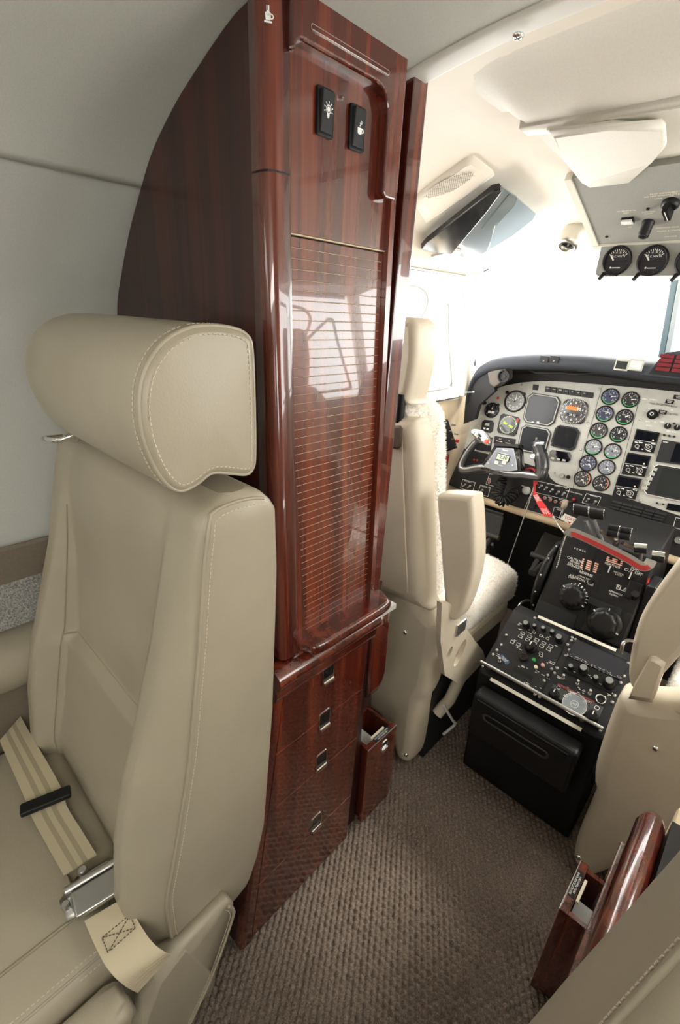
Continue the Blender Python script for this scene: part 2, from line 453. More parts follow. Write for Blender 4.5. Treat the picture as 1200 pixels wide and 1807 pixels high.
# rounded corner post in two lengths with a joint
def post(z0, z1, y0, y1, r, name='corner_post', lean=True, m=WOOD, xo=0.0, parent=gc):
    mb = MB(); R = []
    for z in np.linspace(z0, z1, 14):
        x = XF(z) + xo; ring = [(-.475, y0, z)]
        for a in np.linspace(pi, pi / 2, 6): ring.append((x - r + r * sin(a - pi / 2 + pi / 2) if False else x - r + r * cos(pi - a) if False else x - r + r * cos(pi / 2 - (pi - a)) if False else x - r + r * sin(pi - a), y0 + r - r * cos(pi - a), z))
        for a in np.linspace(0, pi / 2, 4): ring.append((x - .004 + .004 * cos(a), y1 - .004 + .004 * sin(a), z))
        ring.append((-.475, y1, z)); R.append(ring)
    mb.rings(R, m, True, True); return mb.build(name, parent)
post(1.2795, 1.428, YP0, YP1, .012); post(.668, 1.2775, YP0, YP1, .012)
MB().box(FX(-.46), YP0 + .002, YP1, 1.2773, 1.2797, -.01, .009, BLACK).build('joint_shadow_gap', gc)
# right stile, plain and narrow
mb = MB(); R = []
for z in np.linspace(.668, 1.428, 14):
    x = XF(z) - .002; R.append([(-.49, YP2, z), (x, YP2, z), (x, YP2 + .010, z), (-.49, YP2 + .010, z)])
mb.rings(R, WOOD, True, False); mb.build('stile', gc)
# control panel on top
fp = FX(-.456)
mb = MB().box(fp, YP1, YP2, 1.229, 1.43, -.02, 0, WOOD); pan = mb.build('control_panel', gc)
MB().box(fp, YP1 + .0005, YP2, 1.2266, 1.2282, -.02, .002, TAN).build('edge_strip', gc)
MB().box(fp, YP1 - .0015, YP1 + .0012, 1.229, 1.30, -.01, .001, BLACK).build('shadow_gap', gc)
# raised rim: top bar with lamp slot, arm down the forward side
rim = []
ui, uo = YP2 - .026, YP2 + .004
zi, zo = 1.388, 1.43
rim += [(YP1 - .006, zo), (uo, zo), (uo, 1.292), (uo - .006, 1.283), (ui + .004, 1.283), (ui, 1.289)]
for a in np.linspace(0, pi / 2, 7): rim.append((ui - .022 + .022 * cos(a), zi - .022 + .022 * sin(a)))
for a in np.linspace(0, pi / 2, 5): rim.append((YP1 + .010 - .010 * sin(a) * 1.0, zi - .010 + .010 * cos(a)))
rim += [(YP1 - .006, zi - .012)]
mb = MB().prism(fp, [(u, v) for u, v in rim], -.01, .014, WOOD); mb.build('rim', gc, .0035, 3)
MB().prism(fp, rrect(YP1 + .018, YP2 - .030, 1.3985, 1.4035, .002), .008, .0152, CHROME).build('lamp_strip', gc)
MB().prism(fp, rrect(YP1 + .0188, YP2 - .0308, 1.3993, 1.4027, .0012), .012, .0156, WOOD).build('lamp_lens', gc)
# two rocker switches
def switch(px, py, icon):
    u, v = fp.px(px, py); f = fp.at(u, v)
    w = MB().prism(f, rrect(-.0125, .0125, -.021, .021, .002), 0, .004, BLACK); wo = w.build('rocker_switch', gc, .0008)
    r = MB(); r.rings([[f.p(a, b_, .004) for a, b_ in rrect(-.0095, .0095, -.0185, .0185, .0015)], [f.p(a, b_, .0085 if b_ > 0 else .0055) for a, b_ in rrect(-.0088, .0088, -.0178, .0178, .0012)]], BLK2, True, False)
    def nn(v): return .0087 if v > .004 else .0082
    r.build('rocker', wo, .0006)
    k = MB(); g = Fr(f.p(0, 0, .00715), f.U, _n(f.V * .0365 + f.N * .003))
    if icon == 'bulb':
        c = g.at(0, .002, .0004)
        k.ring(c, .0030, .0038, 0, WHITE); k.disc(c, .0022, 0, WHITE)
        for i in range(7):
            a = radians(-20 + i * 220 / 6); k.line(c, (.0048 * cos(a), .0048 * sin(a)), (.0068 * cos(a), .0068 * sin(a)), .0009, 0, WHITE)
        k.rect(c, -.0018, .0018, -.0062, -.0036, 0, WHITE); k.rect(c, -.0012, .0012, -.0072, -.0064, 0, WHITE)
    else:
        c = g.at(0, -.001, .0004)
        k.flat(c, [(-.0042, .0010), (-.0036, -.0034), (-.0022, -.0050), (.0022, -.0050), (.0036, -.0034), (.0042, .0010)], 0, WHITE)
        k.ring(c.at(.0046, -.0014), .0013, .0021, 0, WHITE, k=12)
        for q in ((-.001, .0022), (.0010, .0040)):
            k.line(c, (q[0], q[1]), (q[0] + .0014, q[1] + .0016), .001, 0, WHITE); k.line(c, (q[0] + .0014, q[1] + .0016), (q[0], q[1] + .0034), .001, 0, WHITE)
    k.build('icon', wo)
switch(571, 200, 'bulb'); switch(627, 228, 'cup')
# small chromed cup emblem near the top of the post
eu, ev = FX(-.449).px(474, 30); f = Fr(FX(-.4475).p(.3545, ev), _n((.5, .86, 0)), (0, 0, 1)); f.U = f.U * .7; f.V = f.V * .7
k = MB(); k.rect(f, -.005, .005, -.009, -.007, .003, WHITE); k.flat(f, [(-.004, .001), (.004, .001), (.003, -.0065), (-.003, -.0065)], .003, WHITE)
for q in (-.002, .0005): k.rect(f, q, q + .0012, .0025, .008, .003, WHITE)
k.disc(f, .0028, .003, WHITE); k.ring(f.at(.0045, -.0025), .0012, .002, .003, WHITE, k=10)
k.build('cup_emblem', gc, label='small white cup pictogram')
# tambour door: each slat its own piece
tam = MB().box(FX(-.462), YP1 - .002, YP2 + .002, .69, 1.229, -.004, 0, BLACK).build('tambour_door', gc)
NS = 50; zt, zb = 1.2255, .682; sp = (zt - zb) / NS
base = None
for i in range(NS):
    zc = zt - (i + .5) * sp; x = XF(zc) - .012
    if base is None:
        q = MB(); hh = sp / 2 - .0003; R = []
        for y in (YP1 + .0005, YP2 - .0005): R.append([(-.006, y, -hh), (.0011, y, -hh), (.0015, y, -hh + .0003), (.0015, y, hh - .0003), (.0011, y, hh), (-.006, y, hh)])
        q.rings(R, WOOD, True, False); base = q.build('slat'); o = base
    else: o = base.copy(); COL.objects.link(o)
    o.location = (x, 0, zc); o.rotation_euler = (0, math.atan2(XF(zc + .01) - XF(zc - .01), .02), 0); attach(o, tam)
# the grooves between the slats show pale
q = MB()
for i in range(1, NS):
    z = zt - i * sp; x = XF(z) - .0112
    q.box(WORLD, x - .004, x, YP1 + .001, YP2 - .001, z - .0005, z + .0005, TAN)
q.build('groove_lining', tam, kind='stuff')
# pull ledge at the foot of the tambour
zl = .668
lp = MB(); pts = cm([(-.46, .392), (-.415, .392), (-.403, .400), (-.400, .44), (-.400, .54), (-.403, .575), (-.412, .583), (-.46, .583)], 4)
lp.puff(FZ(zl), [(p[0], p[1]) for p in pts], 0, .020, .006, WOOD, 3); lp.build('pull_ledge', gc)
# sloped side cheek aft of the tambour
ck = MB(); ck.rings([[(-.46, .380, 1.02), (-.4455, .380, 1.02), (-.4455, .3845, 1.02)], [(-.46, .375, .66), (-.4285, .375, .66), (-.4285, .402, .66)]], WOOD, True, False); ck.build('cheek', gc)

# ================================================================== DRAWER CABINET (left, lower)
def drawer_cabinet(sg, label):
    """sg=+1 left (as traced), -1 mirrored to the right of the aisle"""
    MX = (lambda x: x) if sg > 0 else (lambda x: 2 * XC - x)
    dc = thing('drawer_cabinet', label, 'cabinet', (MX(-.6), .43, 0))
    def ya(z): return lerp([(0, .262), (.62, .338)], z)
    ZT = .648
    mb = MB(); R = []
    for z in (0, .3, .60):
        R.append([(MX(-.69), ya(z), z), (MX(XF(z) - .014), ya(z), z), (MX(XF(z) - .014), .560, z), (MX(-.69), .560, z)])
    mb.rings(R, WOODK, True, False); mb.build('carcass', dc)
    # aft stile
    mb = MB(); R = []
    for z in (0.004, .3, .60):
        R.append([(MX(XF(z) - .02), ya(z) - .001, z), (MX(XF(z) - .004), ya(z) - .001, z), (MX(XF(z)), ya(z) + .006, z), (MX(XF(z)), ya(z) + .022, z), (MX(XF(z) - .02), ya(z) + .022, z)])
    mb.rings(R, WOOD, True, False); mb.build('stile', dc)
    lv = [.012, .165, .345, .478, .60]
    for i in range(4):
        z0, z1 = lv[i] + .0013, lv[i + 1] - .0013
        mb = MB(); R = []
        for z in (z0, z1): R.append([(MX(XF(z) - .016), ya(z) + .0235, z), (MX(XF(z)), ya(z) + .0235, z), (MX(XF(z)), .5595, z), (MX(XF(z) - .016), .5595, z)])
        mb.rings(R, WOOD, True, False); dr = mb.build('drawer', dc, .0012)
        if sg > 0:
            px, py = [(556, 1450), (565, 1341), (571, 1270), (578, 1188)][i]
            P = PX(px, py, XF((z0 + z1) / 2)); f = FX(XF(P[2])).at(P[1], P[2])
            h = MB(); hw, hh = .0135, .0225
            # flush latch: frame, dark pocket, bright curled lip
            oc = rrect(-hw, hw, -hh, hh, .004); ic = rrect(-hw + .0012, hw - .0012, -hh + .0012, hh - .0012, .003)
            h.rings([[f.p(*p, 0) for p in oc], [f.p(*p, .0015) for p in oc], [f.p(*p, .0015) for p in ic], [f.p(*p, .0004) for p in ic]], CHROME, False, False)
            h.flat(f, ic, .0004, GLOSSK)
            R2 = []
            for u in (-hw + .0015, hw - .0015):
                R2.append([f.p(u, v, n) for v, n in ((-hh + .001, .0006), (-hh + .001, .003), (-hh + .004, .0055), (-hh + .010, .0045), (-hh + .0125, .001))])
            h.rings(R2, CHROME, True, True); h.build('latch', dr, label='chrome flush latch with curled lip')
    # moulding on top
    mb = MB(); R = []
    for y0 in (ya(.62) - .004, .565):
        R.append([(MX(x), y0, z) for x, z in ((-.47, .60), (-.430, .60), (-.422, .606), (-.418, .618), (-.420, .628), (-.413, .634), (-.409, .645), (-.413, .656), (-.425, .662), (-.47, .664))])
    mb.rings(R, WOOD, True, True); mb.build('moulding', dc)
    MB().box(WORLD, *sorted((MX(-.80), MX(-.47))), .345, .560, .60, .619, WOODK).build('worktop', dc)
    return dc, MX
dcl, _ = drawer_cabinet(1, 'mahogany cabinet of four drawers with chrome latches, below the tambour')
# ================================================================== PASSENGER SEATS (facing aft)
REAR = [(.28, .20), (.31, .251), (.36, .272), (.42, .287), (.64, .307), (.86, .317), (.94, .315), (.97, .30)]
FRNT = [(.28, .16), (.327, .119), (.367, .111), (.441, .113), (.528, .136), (.652, .165), (.804, .19), (.905, .204), (.952, .214), (.968, .235)]
BOLS = [(.33, .012), (.41, .030), (.537, .046), (.632, .045), (.79, .018), (.93, .0)]
SXI, SXO = -.385, -.825
def sstep(a, b, x): t = min(1, max(0, (x - a) / (b - a))); return t * t * (3 - 2 * t)
def seat_front(x, z):
    d1 = SXI - x; d2 = x - SXO; f = lerp(FRNT, z); bl = lerp(BOLS, z)
    g = sum(sstep(0, .030, d) * (1 - sstep(.060, .072, d)) for d in (d1, d2))
    y = f - bl * g
    mid = sstep(.064, .076, min(d1, d2))
    # hollow centre, padded lumbar panel below the cross seam
    y += lerp([(.60, .014), (.75, .010), (.9, .002)], z) * mid
    if z < .636: y -= mid * .014 * min(1, (.636 - z) / .012) ** .5
    return y
def passenger_seat(label, tf=None):
    TF[0] = tf
    loc = tf((-.6, .0, 0)) if tf else (-.6, .0, 0)
    st = thing('passenger_seat', label, 'seat', loc, 'leather cabin seats')
    # ---- backrest, sliced in height
    R = []
    zs = list(np.linspace(.285, .33, 5)) + list(np.linspace(.345, .60, 22)) + list(np.linspace(.605, .66, 14)) + list(np.linspace(.67, .925, 18)) + [.94, .952, .962, .968, .971]
    for z in zs:
        sh = 0.0
        if z > .944: sh = .022 * (1 - math.sqrt(max(0, 1 - ((z - .944) / .0275) ** 2)))
        if z < .33: sh = .025 * ((.33 - z) / .045) ** 2
        ring = []; yr = lerp(REAR, z) - sh; xi, xo = SXI - sh * .6, SXO + sh * 1.2
        r = .016
        for a in np.linspace(0, pi / 2, 5): ring.append((xi - r + r * cos(a), yr - r + r * sin(a), z))
        for a in np.linspace(pi / 2, pi, 5): ring.append((xo + .03 + .03 * cos(a), yr - .03 + .03 * sin(a), z))
        n = 56; fs = []
        for i in range(n + 1):
            x = xo + (xi - xo) * i / n; y = seat_front(x, z) + sh * .6
            # round the outer corners of the front
            dd = min(xi - x, x - xo); rr = .012 if xi - x < x - xo else .03
            if dd < rr: y += rr - math.sqrt(max(0, rr * rr - (rr - dd) ** 2))
            fs.append((x, min(y, yr - .02), z))
        ring += fs; R.append(ring)
    mb = MB().rings(R, LEA, True, True); br = mb.build('backrest', st)
    def onf(x, z, off=-.0005): return np.array([x, seat_front(x, z) + off, z])
    # corner piping with stitching either side
    pz = np.linspace(.325, .945, 40)
    path = [np.array([SXI - .0005, lerp(FRNT, z) + .010, z]) for z in pz]
    top = [np.array([SXI - .004, u, v]) for u, v in cm([(.222, .953), (.236, .960), (.258, .9625), (.280, .961), (.294, .957)], 2, False)][1:]
    path = path + top
    MB().tube(path, .0022, LEA, 6).build('piping', br)
    s1 = [p + np.array([.0012, .0075, 0]) for p in path[:-9]] + [p + np.array([.003, .003, -.007]) for p in path[-8:]]
    s2 = [np.array([SXI - .011, seat_front(SXI - .011, z) - .0002 + .003, z]) for z in pz]
    mb = stitches(s1, .0006, .0052); stitches(s2, .0006, .0052, mb=mb); mb.build('stitching', br, kind='stuff')
    # seams on the front
    sm = MB(); sm.tube([onf(x, .637, -.0002) for x in np.linspace(-.463, -.757, 30)], .0016, LEAD, 5); sm.build('cross_seam', br)
    sm = MB(); sm.tube([onf(-.757, z, .001) for z in np.linspace(.36, .86, 34)], .0016, LEAD, 5); sm.build('bolster_seam', br)
    sm = MB(); sm.tube([onf(-.458, z, .001) for z in np.linspace(.36, .80, 34)], .0016, LEAD, 5); sm.build('bolster_seam', br)
    # ---- headrest: D-shaped end, rounded far end
    HO = [(.224, 1.131), (.200, 1.119), (.182, 1.097), (.174, 1.070), (.174, 1.040), (.182, 1.010), (.194, .990), (.206, .983), (.222, .986), (.240, .994), (.262, .989), (.282, .984),
          (.291, .990), (.294, 1.006), (.295, 1.06), (.294, 1.112), (.288, 1.126), (.272, 1.132), (.248, 1.134)]
    P = np.array([p for p in cm(HO, 5)]); c = P.mean(0)
    def inset(q): 
        t = np.roll(P, -1, 0) - np.roll(P, 1, 0); t /= np.linalg.norm(t, axis=1)[:, None]
        nrm = np.stack([-t[:, 1], t[:, 0]], 1)
        if ((P + nrm * .01 - c) ** 2).sum() > ((P - c) ** 2).sum(): nrm = -nrm
        return P + nrm * q
    R = []
    for x, q in [(-.3985, .006), (-.401, .0015), (-.405, 0), (-.47, -.001), (-.60, -.001), (-.70, 0)] : R.append([(x, u, v) for u, v in inset(q)])
    for a in np.linspace(.15, pi / 2, 7): 
        w = cos(a); x = -.70 - .075 * sin(a); R.append([(x, *(c + (p - c) * (.35 + .65 * w ** .6))) for p in P])
    mb = MB(); mb.rings(R, LEA, False, True); mb.add(R[-1], [tuple(range(len(P)))], LEA, True)
    L0 = [list(map(np.array, R[0]))]; 
    q0 = inset(.006); rr = [[(-.3985, u, v) for u, v in q0]]
    for w in (.8, .55, .3, .1): rr.append([(-.3985 + .004 * (1 - w * w), *(c + (p - c) * w)) for p in q0])
    mb.rings(rr, LEA, False, True); mb.add(rr[-1], [tuple(range(len(P)))], LEA, True)
    hr = mb.build('headrest', st)
    pp = inset(.0005); path = [np.array([-.4025, u, v]) for u, v in pp]
    MB().tube(path, .0022, LEA, 6, True).build('piping', hr)
    mb = stitches([np.array([-.3978, u, v]) for u, v in inset(.0075)], .0006, .005)
    stitches([np.array([-.4115, u, v]) for u, v in inset(-.0012)], .0006, .005, mb=mb); mb.build('stitching', hr, kind='stuff')
    # headrest supports: chromed bracket with leather tab on the wall side, post
    k = MB(); k.tube([(-.742, .205, .968), (-.742, .185, .969), (-.735, .180, .970), (-.70, .183, .974), (-.692, .19, .976), (-.692, .21, .982)], .0035, CHROME, 8)
    k.build('bracket', st, label='chrome headrest bracket')
    k = MB(); k.puff(Fr((-.72, .21, .965), (1, 0, 0), (0, .3, 1)), rrect(-.014, .014, 0, .035, .008), -.006, .006, .003, LEA, 2); k.build('bracket_tab', st)
    for x in (-.62, -.50): MB().tube([(x, .262, .95), (x, .262, 1.0)], .009, STEEL, 10).build('headrest_post', st)
    # ---- seat cushion
    cu = cm([(-.83, .10), (-.80, .115), (-.62, .12), (-.44, .115), (-.410, .095), (-.400, .04), (-.400, -.10), (-.405, -.32), (-.43, -.36), (-.61, -.375), (-.80, -.36), (-.83, -.32), (-.835, -.1)], 5)
    mb = MB().puff(FZ(.29), [(p[0], p[1]) for p in cu], 0, .118, .030, LEA, 5, True, .012); cus = mb.build('seat_cushion', st)
    sm = MB(); sm.tube([(-.468, y, .4135) for y in np.linspace(.07, -.33, 12)], .0022, LEAD, 5); sm.build('seam', cus)
    sm = MB(); sm.tube([(-.80, .045, .411), (-.72, .047, .4145), (-.60, .048, .4155), (-.47, .046, .4135)], .0018, LEAD, 5); sm.build('seam', cus)
    sm = MB(); sm.tube([(-.412, y, .402) for y in np.linspace(.09, -.31, 14)], .002, LEA, 6); sm.build('piping', cus)
    mb = stitches([(-.418, y, .4052) for y in np.linspace(.09, -.31, 14)], .0006, .0052); stitches([(-.4065, y, .3965) for y in np.linspace(.09, -.31, 14)], .0006, .0052, mb=mb); mb.build('stitching', cus, kind='stuff')
    # ---- inboard side shroud of the base, with a stitched rim
    so_ = [(.200, .366), (.208, .350), (.205, .325), (.165, .238), (.123, .176), (.09, .12), (.06, .06), (-.30, .06), (-.34, .10), (-.34, .24), (-.10, .24), (.03, .25), (.062, .285), (.070, .338), (.088, .340), (.090, .380), (.13, .360)]
    mb = MB().puff(FX(-.392), so_, 0, .030, .006, LEA, 3); sp_ = mb.build('side_shroud', st)
    rim_ = [(.197, .364), (.203, .350), (.200, .327), (.160, .240), (.118, .178), (.085, .122)]
    MB().tube([(-.361, u, v) for u, v in cm(rim_, 4, False)], .0022, LEA, 6).build('piping', sp_)
    stitches([(-.3612, u - .006, v) for u, v in cm(rim_, 4, False)], .0006, .0052).build('stitching', sp_, kind='stuff')
    # ---- stowed armrest pad beside the cushion
    ar = cm([(.055, .372), (.050, .352), (.03, .34), (-.28, .34), (-.30, .36), (-.28, .385), (.02, .388), (.045, .384)], 4)
    MB().puff(FX(-.392), [(p[0], p[1]) for p in ar], .0, .05, .014, LEA, 4).build('armrest_pad', st)
    # ---- base
    MB().box(WORLD, -.72, -.42, -.33, .20, .03, .295, LEA).build('base', st, .02, 3)
    MB().box(WORLD, -.70, -.44, -.31, .18, 0, .04, BLK2).build('floor_track', st)
    TF[0] = None
    return st
seat_l = passenger_seat('beige leather seat on the left with headrest, facing the camera in front of the cabinet')
# ---- lap belt lying on that seat
def zq(a, b): return a / 2.3077, 1200 + b / 2.3077
belt = thing('lap_belt', 'beige striped webbing lap belt with steel lift buckle lying on the left seat', 'seat belt', (-.6, .06, .40))
def web(Lp, Rp, zz, name, stripes=True):
    Lw = [PZ(*zq(*p), z) for p, z in zip(Lp, zz)]; Rw = [PZ(*zq(*p), z) for p, z in zip(Rp, zz)]
    Lw = cm(Lw, 5, False); Rw = cm(Rw, 5, False); mb = MB()
    cuts = [0, .10, .27, .42, .58, .73, .90, 1.0] if stripes else [0, 1]
    up = np.array([0, 0, .0022])
    for i in range(len(cuts) - 1):
        m = WEBD if (stripes and i in (2, 4)) else WEB
        mb.rings([[a + (b_ - a) * cuts[i] + up, a + (b_ - a) * cuts[i + 1] + up] for a, b_ in zip(Lw, Rw)], m, False, True, False)
    mb.rings([[a, a + up] for a in Lw], WEB, False, False, False); mb.rings([[a, a + up] for a in Rw], WEB, False, False, False)
    mb.rings([[a, b_] for a, b_ in zip(Lw, Rw)], WEB, False, False, False)
    return mb.build(name, belt), Lw, Rw
web([(0, 250), (20, 300), (100, 480), (130, 560), (200, 690), (262, 800)], [(85, 150), (115, 205), (245, 430), (275, 520), (330, 610), (395, 715)], [.440, .430, .424, .422, .423, .428], 'webbing')
w2, _, _ = web([(345, 985), (390, 1090), (440, 1180), (500, 1240), (560, 1275)], [(515, 885), (560, 980), (620, 1070), (675, 1112), (700, 1120)], [.428, .424, .418, .405, .375], 'webbing', False)
bp = Fr(PZ(*zq(190, 500), .4265), PZ(*zq(250, 430), .4265) - PZ(*zq(100, 490), .4265), PZ(*zq(100, 400), .4265) - PZ(*zq(200, 640), .4265))
bp = Fr(bp.O, bp.U, np.cross((0, 0, 1), bp.U))
MB().puff(bp, rrect(-.034, .034, -.010, .010, .003), 0, .009, .002, BLACK, 2).build('slide_adjuster', belt, label='black plastic slide adjuster')
# sewn box-cross on the short end
o4 = [PZ(*zq(*p), .4275) for p in ((415, 1050), (530, 955), (550, 1010), (440, 1110))]
mb = MB(); TH = mat('dark_thread', (.12, .10, .07), .8)
for a, b_ in ((0, 1), (1, 2), (2, 3), (3, 0), (0, 2), (1, 3)): stitches([o4[a], o4[b_]], .0007, .004, TH, mb)
mb.build('box_stitching', w2, kind='stuff')
# buckle
bc = [PZ(*zq(*p), .436) for p in ((335, 965), (515, 850), (470, 710), (262, 810))]
O = sum(bc) / 4; U = _n(bc[1] - bc[0]); f = Fr(O, U, np.cross((0, 0, 1), U), (0, 0, 1))
S2 = mat('worn_steel', (.50, .50, .48), .28, metal=1.0)
bk = MB().puff(f, [(-.040, -.018), (.030, -.020), (.036, .010), (.022, .030), (-.020, .030), (-.044, .012)], -.012, -.004, .002, S2, 2); bko = bk.build('buckle', belt, label='steel lift-lever buckle')
MB().puff(f, rrect(-.031, .033, -.029, .006, .004), -.004, .006, .003, S2, 3).build('lever', bko)
MB().tube([f.p(-.036, .014, .001), f.p(.028, .014, .001)], .0055, STEEL, 10).build('roller', bko)
for u in (-.012, .030): MB().lathe(f.at(u, .028 if u < 0 else .02, -.004), [(.006, 0), (.006, .007), (.0045, .009)], STEEL, 12).build('rivet', bko)
MB().lathe(f.at(-.038, -.002, -.004), [(.005, 0), (.005, .006), (.004, .008)], STEEL, 10).build('rivet', bko)
# ================================================================== COCKPIT SHELL
CW = [(0, .50), (.3, .58), (.5, .62), (.75, .645), (.95, .645), (1.1, .635), (1.262, .600)]
def cwall(z): return lerp(CW, z)
def FSEC(d): return float(np.interp(d, [0, .3, .55, .60, .62], [1.345, 1.335, 1.303, 1.268, 1.262]))
def RSEC(d): return max(1.262, float(np.interp(d, [p[0] for p in PROF[::-1]], [p[1] for p in PROF[::-1]])))
def roofz(x, y):
    d = abs(x - XC); w = sstep(.72, 1.62, y)
    return (1 - w) * RSEC(d) + w * FSEC(d)
def onroof(px, py, off=0.0):
    d = ray(px, py); d /= np.linalg.norm(d); t = .3
    while t < 4:
        P = EYE + d * t
        if P[2] > roofz(P[0], P[1]) - off: break
        t += .001
    return P
def yfront(d): return float(np.interp(d, [0, .3, .5, .56, .60], [1.66, 1.60, 1.50, 1.45, 1.395]))
def boolcut(o, cutters):
    for c in cutters:
        m = o.modifiers.new('cut', 'BOOLEAN'); m.operation = 'DIFFERENCE'; m.object = c; m.solver = 'EXACT'
    dg = bpy.context.evaluated_depsgraph_get(); dg.update()
    me = D.meshes.new_from_object(o.evaluated_get(dg)); o.modifiers.clear(); o.data = me
    for c in cutters: D.objects.remove(c)
    return o
# roof
mb = MB(); R = []
ds = list(np.linspace(-.60, .60, 61))
for t in np.linspace(0, 1, 26):
    R.append([(XC + d, .60 + t * (yfront(abs(d)) - .60), roofz(XC + d, .60 + t * (yfront(abs(d)) - .60))) for d in ds])
mb.rings(R, CREAM, False, True, False)
mb.rings([[(p[0], p[1], p[2] + .03) for p in r] for r in R], CREAM, False, True, False)
mb.rings([R[-1], [(p[0], p[1] + .012, p[2] - .004) for p in R[-1]], [(p[0], p[1], p[2] + .03) for p in R[-1]]], CREAM, False, True, False)
roof = mb.build('trim_30'); struct(roof)
# side walls with two window openings each
WF = [(1.335, 1.188), (1.352, 1.165), (1.462, .952), (1.462, .937), (1.44, .928), (1.10, .928), (1.085, .94), (1.095, .96), (1.20, 1.10), (1.30, 1.18), (1.318, 1.190)]
WR = [(1.04, 1.225), (1.16, 1.225), (1.215, 1.205), (1.225, 1.17), (1.19, 1.11), (1.09, .985), (1.02, .93), (.98, .928), (.80, .928), (.765, .95), (.76, 1.08), (.765, 1.19), (.80, 1.225)]
for side, nm in ((-1, 'left'), (1, 'right')):
    def frontedge(z): return float(np.interp(z, [0, .899, .9, .95, 1.262], [1.98, 1.98, 1.535, 1.515, 1.40]))
    def wallband(zs, yr, name, m, parent=None):
        R = []
        for y0 in (0, 1):
            ring = [(XC + side * cwall(z), yr if y0 == 0 else frontedge(z), z) for z in zs] + [(XC + side * (cwall(z) + .03), yr if y0 == 0 else frontedge(z), z) for z in zs[::-1]]
            R.append(ring)
        return MB().rings(R, m, True, False).build(name, parent)
    wl = struct(wallband([0, .3, .5, .75, .90], .622, 'wall_cockpit_' + nm, mat('cockpit_tan_wall', (.66, .53, .37), .55, noise=14, var=.03)))
    wu = wallband([.90, .95, 1.0, 1.1, 1.2, 1.262], .622, 'window_panel', CREAM, wl)
    cuts = []
    for W in (WF, WR):
        p = [(q[0], q[1]) for q in cm(W, 4)]
        cuts.append(MB().prism(FX(XC + side * .6), p, -.2, .2, CREAM).build('cut'))
    boolcut(wu, cuts)
    for k, W in enumerate((WF, WR)):
        p = [(q[0], q[1]) for q in cm(W, 4)]
        wf = MB().tube([(XC + side * (cwall(v) + .012), u, v) for u, v in p], .006, CHROME if False else mat('window_seal', (.42, .43, .42), .4), 8, True).build('window_%d' % (10 + k + (0 if side < 0 else 2)))
        struct(wf)
        MB().flat(FX(XC + side * .672), p, 0, GLASS).build('pane', wf)
    # sill rails: bright trim strips above and below the windows
    r1 = MB().tube([(XC + side * (cwall(1.262) - .002), y, 1.262) for y in np.linspace(.62, 1.37, 12)], .0055, STEEL, 8).build('trim_31' if side < 0 else 'trim_33'); struct(r1)
    r2 = MB().tube([(XC + side * (cwall(.90) - .001), y, .893) for y in np.linspace(.62, 1.50, 12)], .006, STEEL, 8).build('trim_32' if side < 0 else 'trim_34'); struct(r2)
    # windscreen post: rounded, from cowl to roof
    a = np.array([XC + side * (.600 - .010), 1.40, 1.275]); b_ = np.array([XC + side * (.645 - .012), 1.525, .90])
    mb = MB(); R = []
    for t in np.linspace(0, 1, 8):
        c = a + (b_ - a) * t; c[2] = c[2]
        ring = []
        for u, v in rrect(-.035, .02, -.022, .030, .016, 3): ring.append((c[0] - side * u * -1 if False else c[0] + side * u * .5, c[1] + v, c[2]))
        R.append(ring)
    mb.rings(R, CREAM, True, True); struct(mb.build('trim_35' if side < 0 else 'trim_36'))
# windscreen seals and panes
SEAL = mat('windscreen_seal', (.16, .21, .21), .5)
cl = [(838, 645), (835, 610), (832, 570), (828, 525), (826, 500), (836, 486), (862, 474)]
ws = thing('windshield', 'curved white-lit cockpit windshield with dark seal and centre post', 'windshield', (XC - .3, 1.7, .95))
pa = [PP(x, y, np.array([-.8, 1.455, 1.2]), _n((.55, -1, -.35))) for x, y in cl]
MB().tube(cm(pa, 4, False), .0045, SEAL, 8).build('seal', ws)
MB().tube([p + np.array([-.018, -.004, .0]) for p in cm(pa, 4, False)], .003, SEAL, 6).build('seal', ws)
for side in (-1, 1):
    mb = MB(); R = []
    for t in np.linspace(0, 1, 9):
        d = .035 + t * (.60 - .035); yb = float(np.interp(d, [0, .3, .55, .60], [1.98, 1.92, 1.66, 1.53]))
        R.append([(XC + side * d, yb, .90), (XC + side * d, yfront(d) + .004, roofz(XC + side * d, yfront(d)) + .006)])
    mb.rings(R, GLASS, False, True, False); mb.build('pane', ws)
# centre post, slightly left of the middle as the eye meets it
cpx = [(1190, 486), (1165, 612)]
A = PY(1195, 486, 1.67); B = PY(1170, 625, 1.82)
mb = MB(); q = np.array([.0085, 0, 0]); w = np.array([0, .02, .012])
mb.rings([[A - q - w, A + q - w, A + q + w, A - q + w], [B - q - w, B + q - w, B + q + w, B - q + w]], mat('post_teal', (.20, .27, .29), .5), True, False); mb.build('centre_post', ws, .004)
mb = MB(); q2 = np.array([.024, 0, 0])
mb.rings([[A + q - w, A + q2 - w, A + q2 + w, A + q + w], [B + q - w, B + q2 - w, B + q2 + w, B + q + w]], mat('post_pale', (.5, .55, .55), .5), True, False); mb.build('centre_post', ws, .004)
FOOT = mat('footwell_black', (.010, .010, .010), .8)
# nose bulkhead under the cowl; black slab added above it to stop light leaks
struct(MB().box(WORLD, XC - .61, XC + .61, 1.78, 1.81, -.05, .90, FOOT).build('wall_front')); struct(MB().box(WORLD, XC - .60, XC + .60, 1.60, 1.95, .885, .90, FOOT).build('light_block'))
